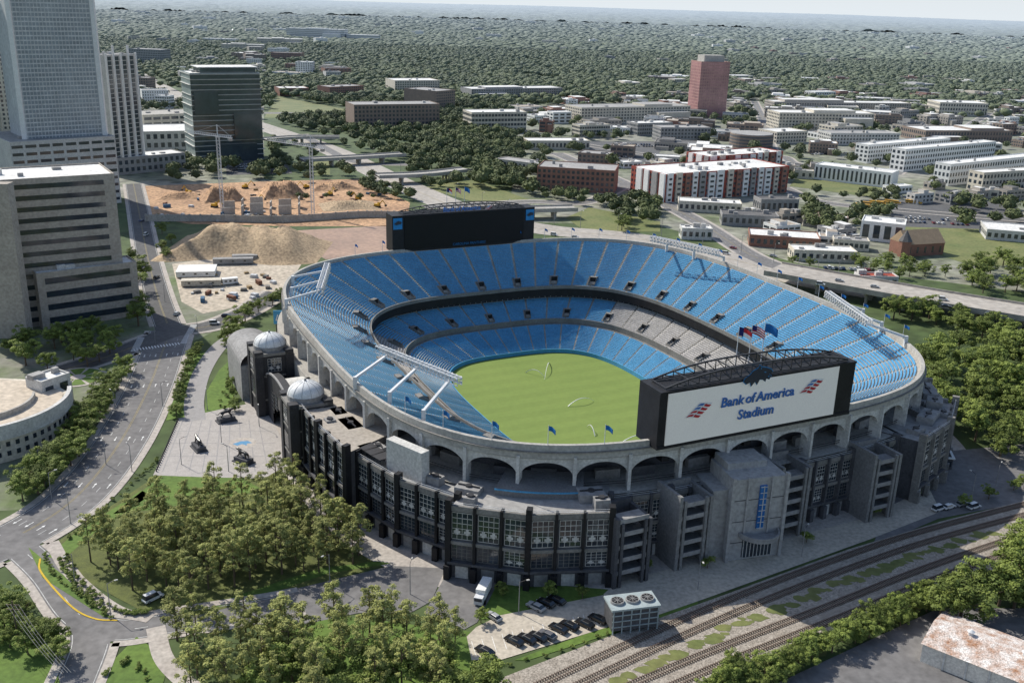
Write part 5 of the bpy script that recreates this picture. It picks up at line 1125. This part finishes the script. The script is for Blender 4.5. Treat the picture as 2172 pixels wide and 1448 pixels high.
def forest(pts,hs,s,label,leaves=0,rf=1,tv=.65):
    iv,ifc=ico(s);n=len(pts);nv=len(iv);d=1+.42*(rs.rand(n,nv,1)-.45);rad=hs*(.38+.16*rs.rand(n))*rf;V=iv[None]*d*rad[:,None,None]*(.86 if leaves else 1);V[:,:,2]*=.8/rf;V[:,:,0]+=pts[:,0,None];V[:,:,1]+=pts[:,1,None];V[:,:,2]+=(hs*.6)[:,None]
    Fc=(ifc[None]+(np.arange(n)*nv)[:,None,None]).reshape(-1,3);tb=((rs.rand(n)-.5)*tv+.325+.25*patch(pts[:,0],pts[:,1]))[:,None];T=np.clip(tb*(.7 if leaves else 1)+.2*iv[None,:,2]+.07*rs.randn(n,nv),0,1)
    npmesh('woodland',V.reshape(-1,3),Fc,T,label)
    if leaves:
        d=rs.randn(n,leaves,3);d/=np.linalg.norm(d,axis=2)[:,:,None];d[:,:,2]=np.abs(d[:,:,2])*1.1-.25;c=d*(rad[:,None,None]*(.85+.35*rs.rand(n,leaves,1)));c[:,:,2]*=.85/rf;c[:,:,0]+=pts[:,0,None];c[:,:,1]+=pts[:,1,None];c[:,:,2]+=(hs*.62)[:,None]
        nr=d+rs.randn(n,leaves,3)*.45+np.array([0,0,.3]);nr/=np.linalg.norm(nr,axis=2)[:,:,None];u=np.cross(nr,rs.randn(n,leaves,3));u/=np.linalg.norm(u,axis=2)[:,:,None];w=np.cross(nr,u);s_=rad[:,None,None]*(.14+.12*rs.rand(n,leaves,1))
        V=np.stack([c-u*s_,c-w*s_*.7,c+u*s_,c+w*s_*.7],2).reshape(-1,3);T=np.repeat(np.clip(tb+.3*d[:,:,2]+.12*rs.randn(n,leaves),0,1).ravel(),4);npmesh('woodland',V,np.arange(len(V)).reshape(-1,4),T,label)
nr=X0[:,1]<1500;fr=(X0[:,1]>3300)&(X0[:,1]<=5200);ff_=X0[:,1]>5200;md=~nr&~fr&~ff_
A_=np.concatenate([X0[nr],np.array([(a,b_) for a,b_,h in FOR]).reshape(-1,2)]);hA=np.concatenate([9+5*rs.rand(nr.sum()),np.array([h for a,b_,h in FOR])])
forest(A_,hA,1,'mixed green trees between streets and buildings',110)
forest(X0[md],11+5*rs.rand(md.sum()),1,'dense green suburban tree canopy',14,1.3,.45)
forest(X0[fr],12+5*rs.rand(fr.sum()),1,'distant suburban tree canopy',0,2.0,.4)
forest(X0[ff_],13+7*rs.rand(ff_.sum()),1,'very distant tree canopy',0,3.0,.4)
nc,nrw=620,500;az=np.linspace(-.62,.62,nc);rr=8800*np.exp(np.linspace(0,math.log(55000/8800),nrw));AZ,RR=np.meshgrid(az,rr)
h0=rs.rand(nrw,nc);ker=np.ones(5)/5
sm=np.apply_along_axis(lambda m:np.convolve(m,ker,'same'),1,h0);big=np.sin(AZ*40+RR*.0011)*np.cos(RR*.0007+AZ*13)+.6*np.sin(AZ*90+RR*.004)
hz=h0*12+(sm-.5)*44+10+big*4;hz+=np.clip((RR-12000)/40000,0,1)*45*(1+.5*np.sin(AZ*9)+.3*np.sin(AZ*23+1))
V=np.stack([RR*np.sin(AZ),RR*np.cos(AZ),hz],-1).reshape(-1,3);I=np.arange(nrw*nc).reshape(nrw,nc);Fc=np.stack([I[:-1,:-1],I[:-1,1:],I[1:,1:],I[1:,:-1]],-1).reshape(-1,4)
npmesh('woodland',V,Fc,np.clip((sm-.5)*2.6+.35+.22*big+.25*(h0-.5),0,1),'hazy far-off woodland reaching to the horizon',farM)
DH=[]
for k,(w_,r_) in enumerate(((white,roofw),(cream,roofg),(lconc,roofw))):
    q=Bt();q.box(0,0,0,1,1,.55,0,0,1);q.box(.1,.05,1,1.15,.2,.15,0,0,1);DH.append(mk('distant_building',q,[w_,r_],label='pale far-off flat-roofed building above the tree canopy',category='building',group='far-off buildings in the woods'))
for i in range(90):
    y=R.uniform(3300,9000);x=R.uniform(-.56,.56)*y;s=R.uniform(15,45)*(1+y/9000);clone(R.choice(DH),None,(x,y,0),(0,0,R.uniform(-.3,.6)),(s,s,R.uniform(17,24)))
for p in CARS2+PINES+BROAD+[LE,WE,WE2,EX]:kill(p)
for o in[BO,SB]+ST_+DH:bpy.data.objects.remove(o)
# ======== LIGHT, SKY, CAMERA
el=math.radians(43);sd=Vector((-.77*math.cos(el),.64*math.cos(el),math.sin(el)))
sl=bpy.data.lights.new('sun','SUN');sl.energy=5;sl.angle=math.radians(.5);sl.color=(1,.95,.85);so=bpy.data.objects.new('sun',sl);COL.objects.link(so);so.rotation_euler=(-sd).to_track_quat('-Z','Y').to_euler()
w=bpy.data.worlds.new('World');SC.world=w;w.use_nodes=True;nt=w.node_tree;bg=nt.nodes['Background'];sk=nt.nodes.new('ShaderNodeTexSky');sk.sky_type='NISHITA';sk.sun_disc=False;sk.sun_elevation=el;sk.sun_rotation=math.radians(-50);sk.air_density=1.;sk.dust_density=1.2
tc=nt.nodes.new('ShaderNodeTexCoord');sx=nt.nodes.new('ShaderNodeSeparateXYZ');nt.links.new(tc.outputs['Generated'],sx.inputs[0])
m1=nt.nodes.new('ShaderNodeMapRange');m1.inputs[1].default_value=0;m1.inputs[2].default_value=.3;m1.inputs[3].default_value=1;m1.inputs[4].default_value=0;nt.links.new(sx.outputs['Z'],m1.inputs[0])
mx=nt.nodes.new('ShaderNodeMix');mx.data_type='RGBA';nt.links.new(m1.outputs[0],mx.inputs[0]);nt.links.new(sk.outputs[0],mx.inputs[6]);mx.inputs[7].default_value=(5.2,5.6,5.9,1)
nt.links.new(mx.outputs[2],bg.inputs[0]);bg.inputs[1].default_value=.15
cd=bpy.data.cameras.new('camera');cd.sensor_width=36;cd.lens=F/2172*36;cd.clip_end=200000;cd.clip_start=1;co=bpy.data.objects.new('camera',cd);COL.objects.link(co);SC.camera=co
co.matrix_world=Matrix.Translation((0,0,H))@Matrix.Rotation(math.pi/2-TH,4,'X')@Matrix.Rotation(RO,4,'Z')
SC.view_settings.view_transform='Standard'
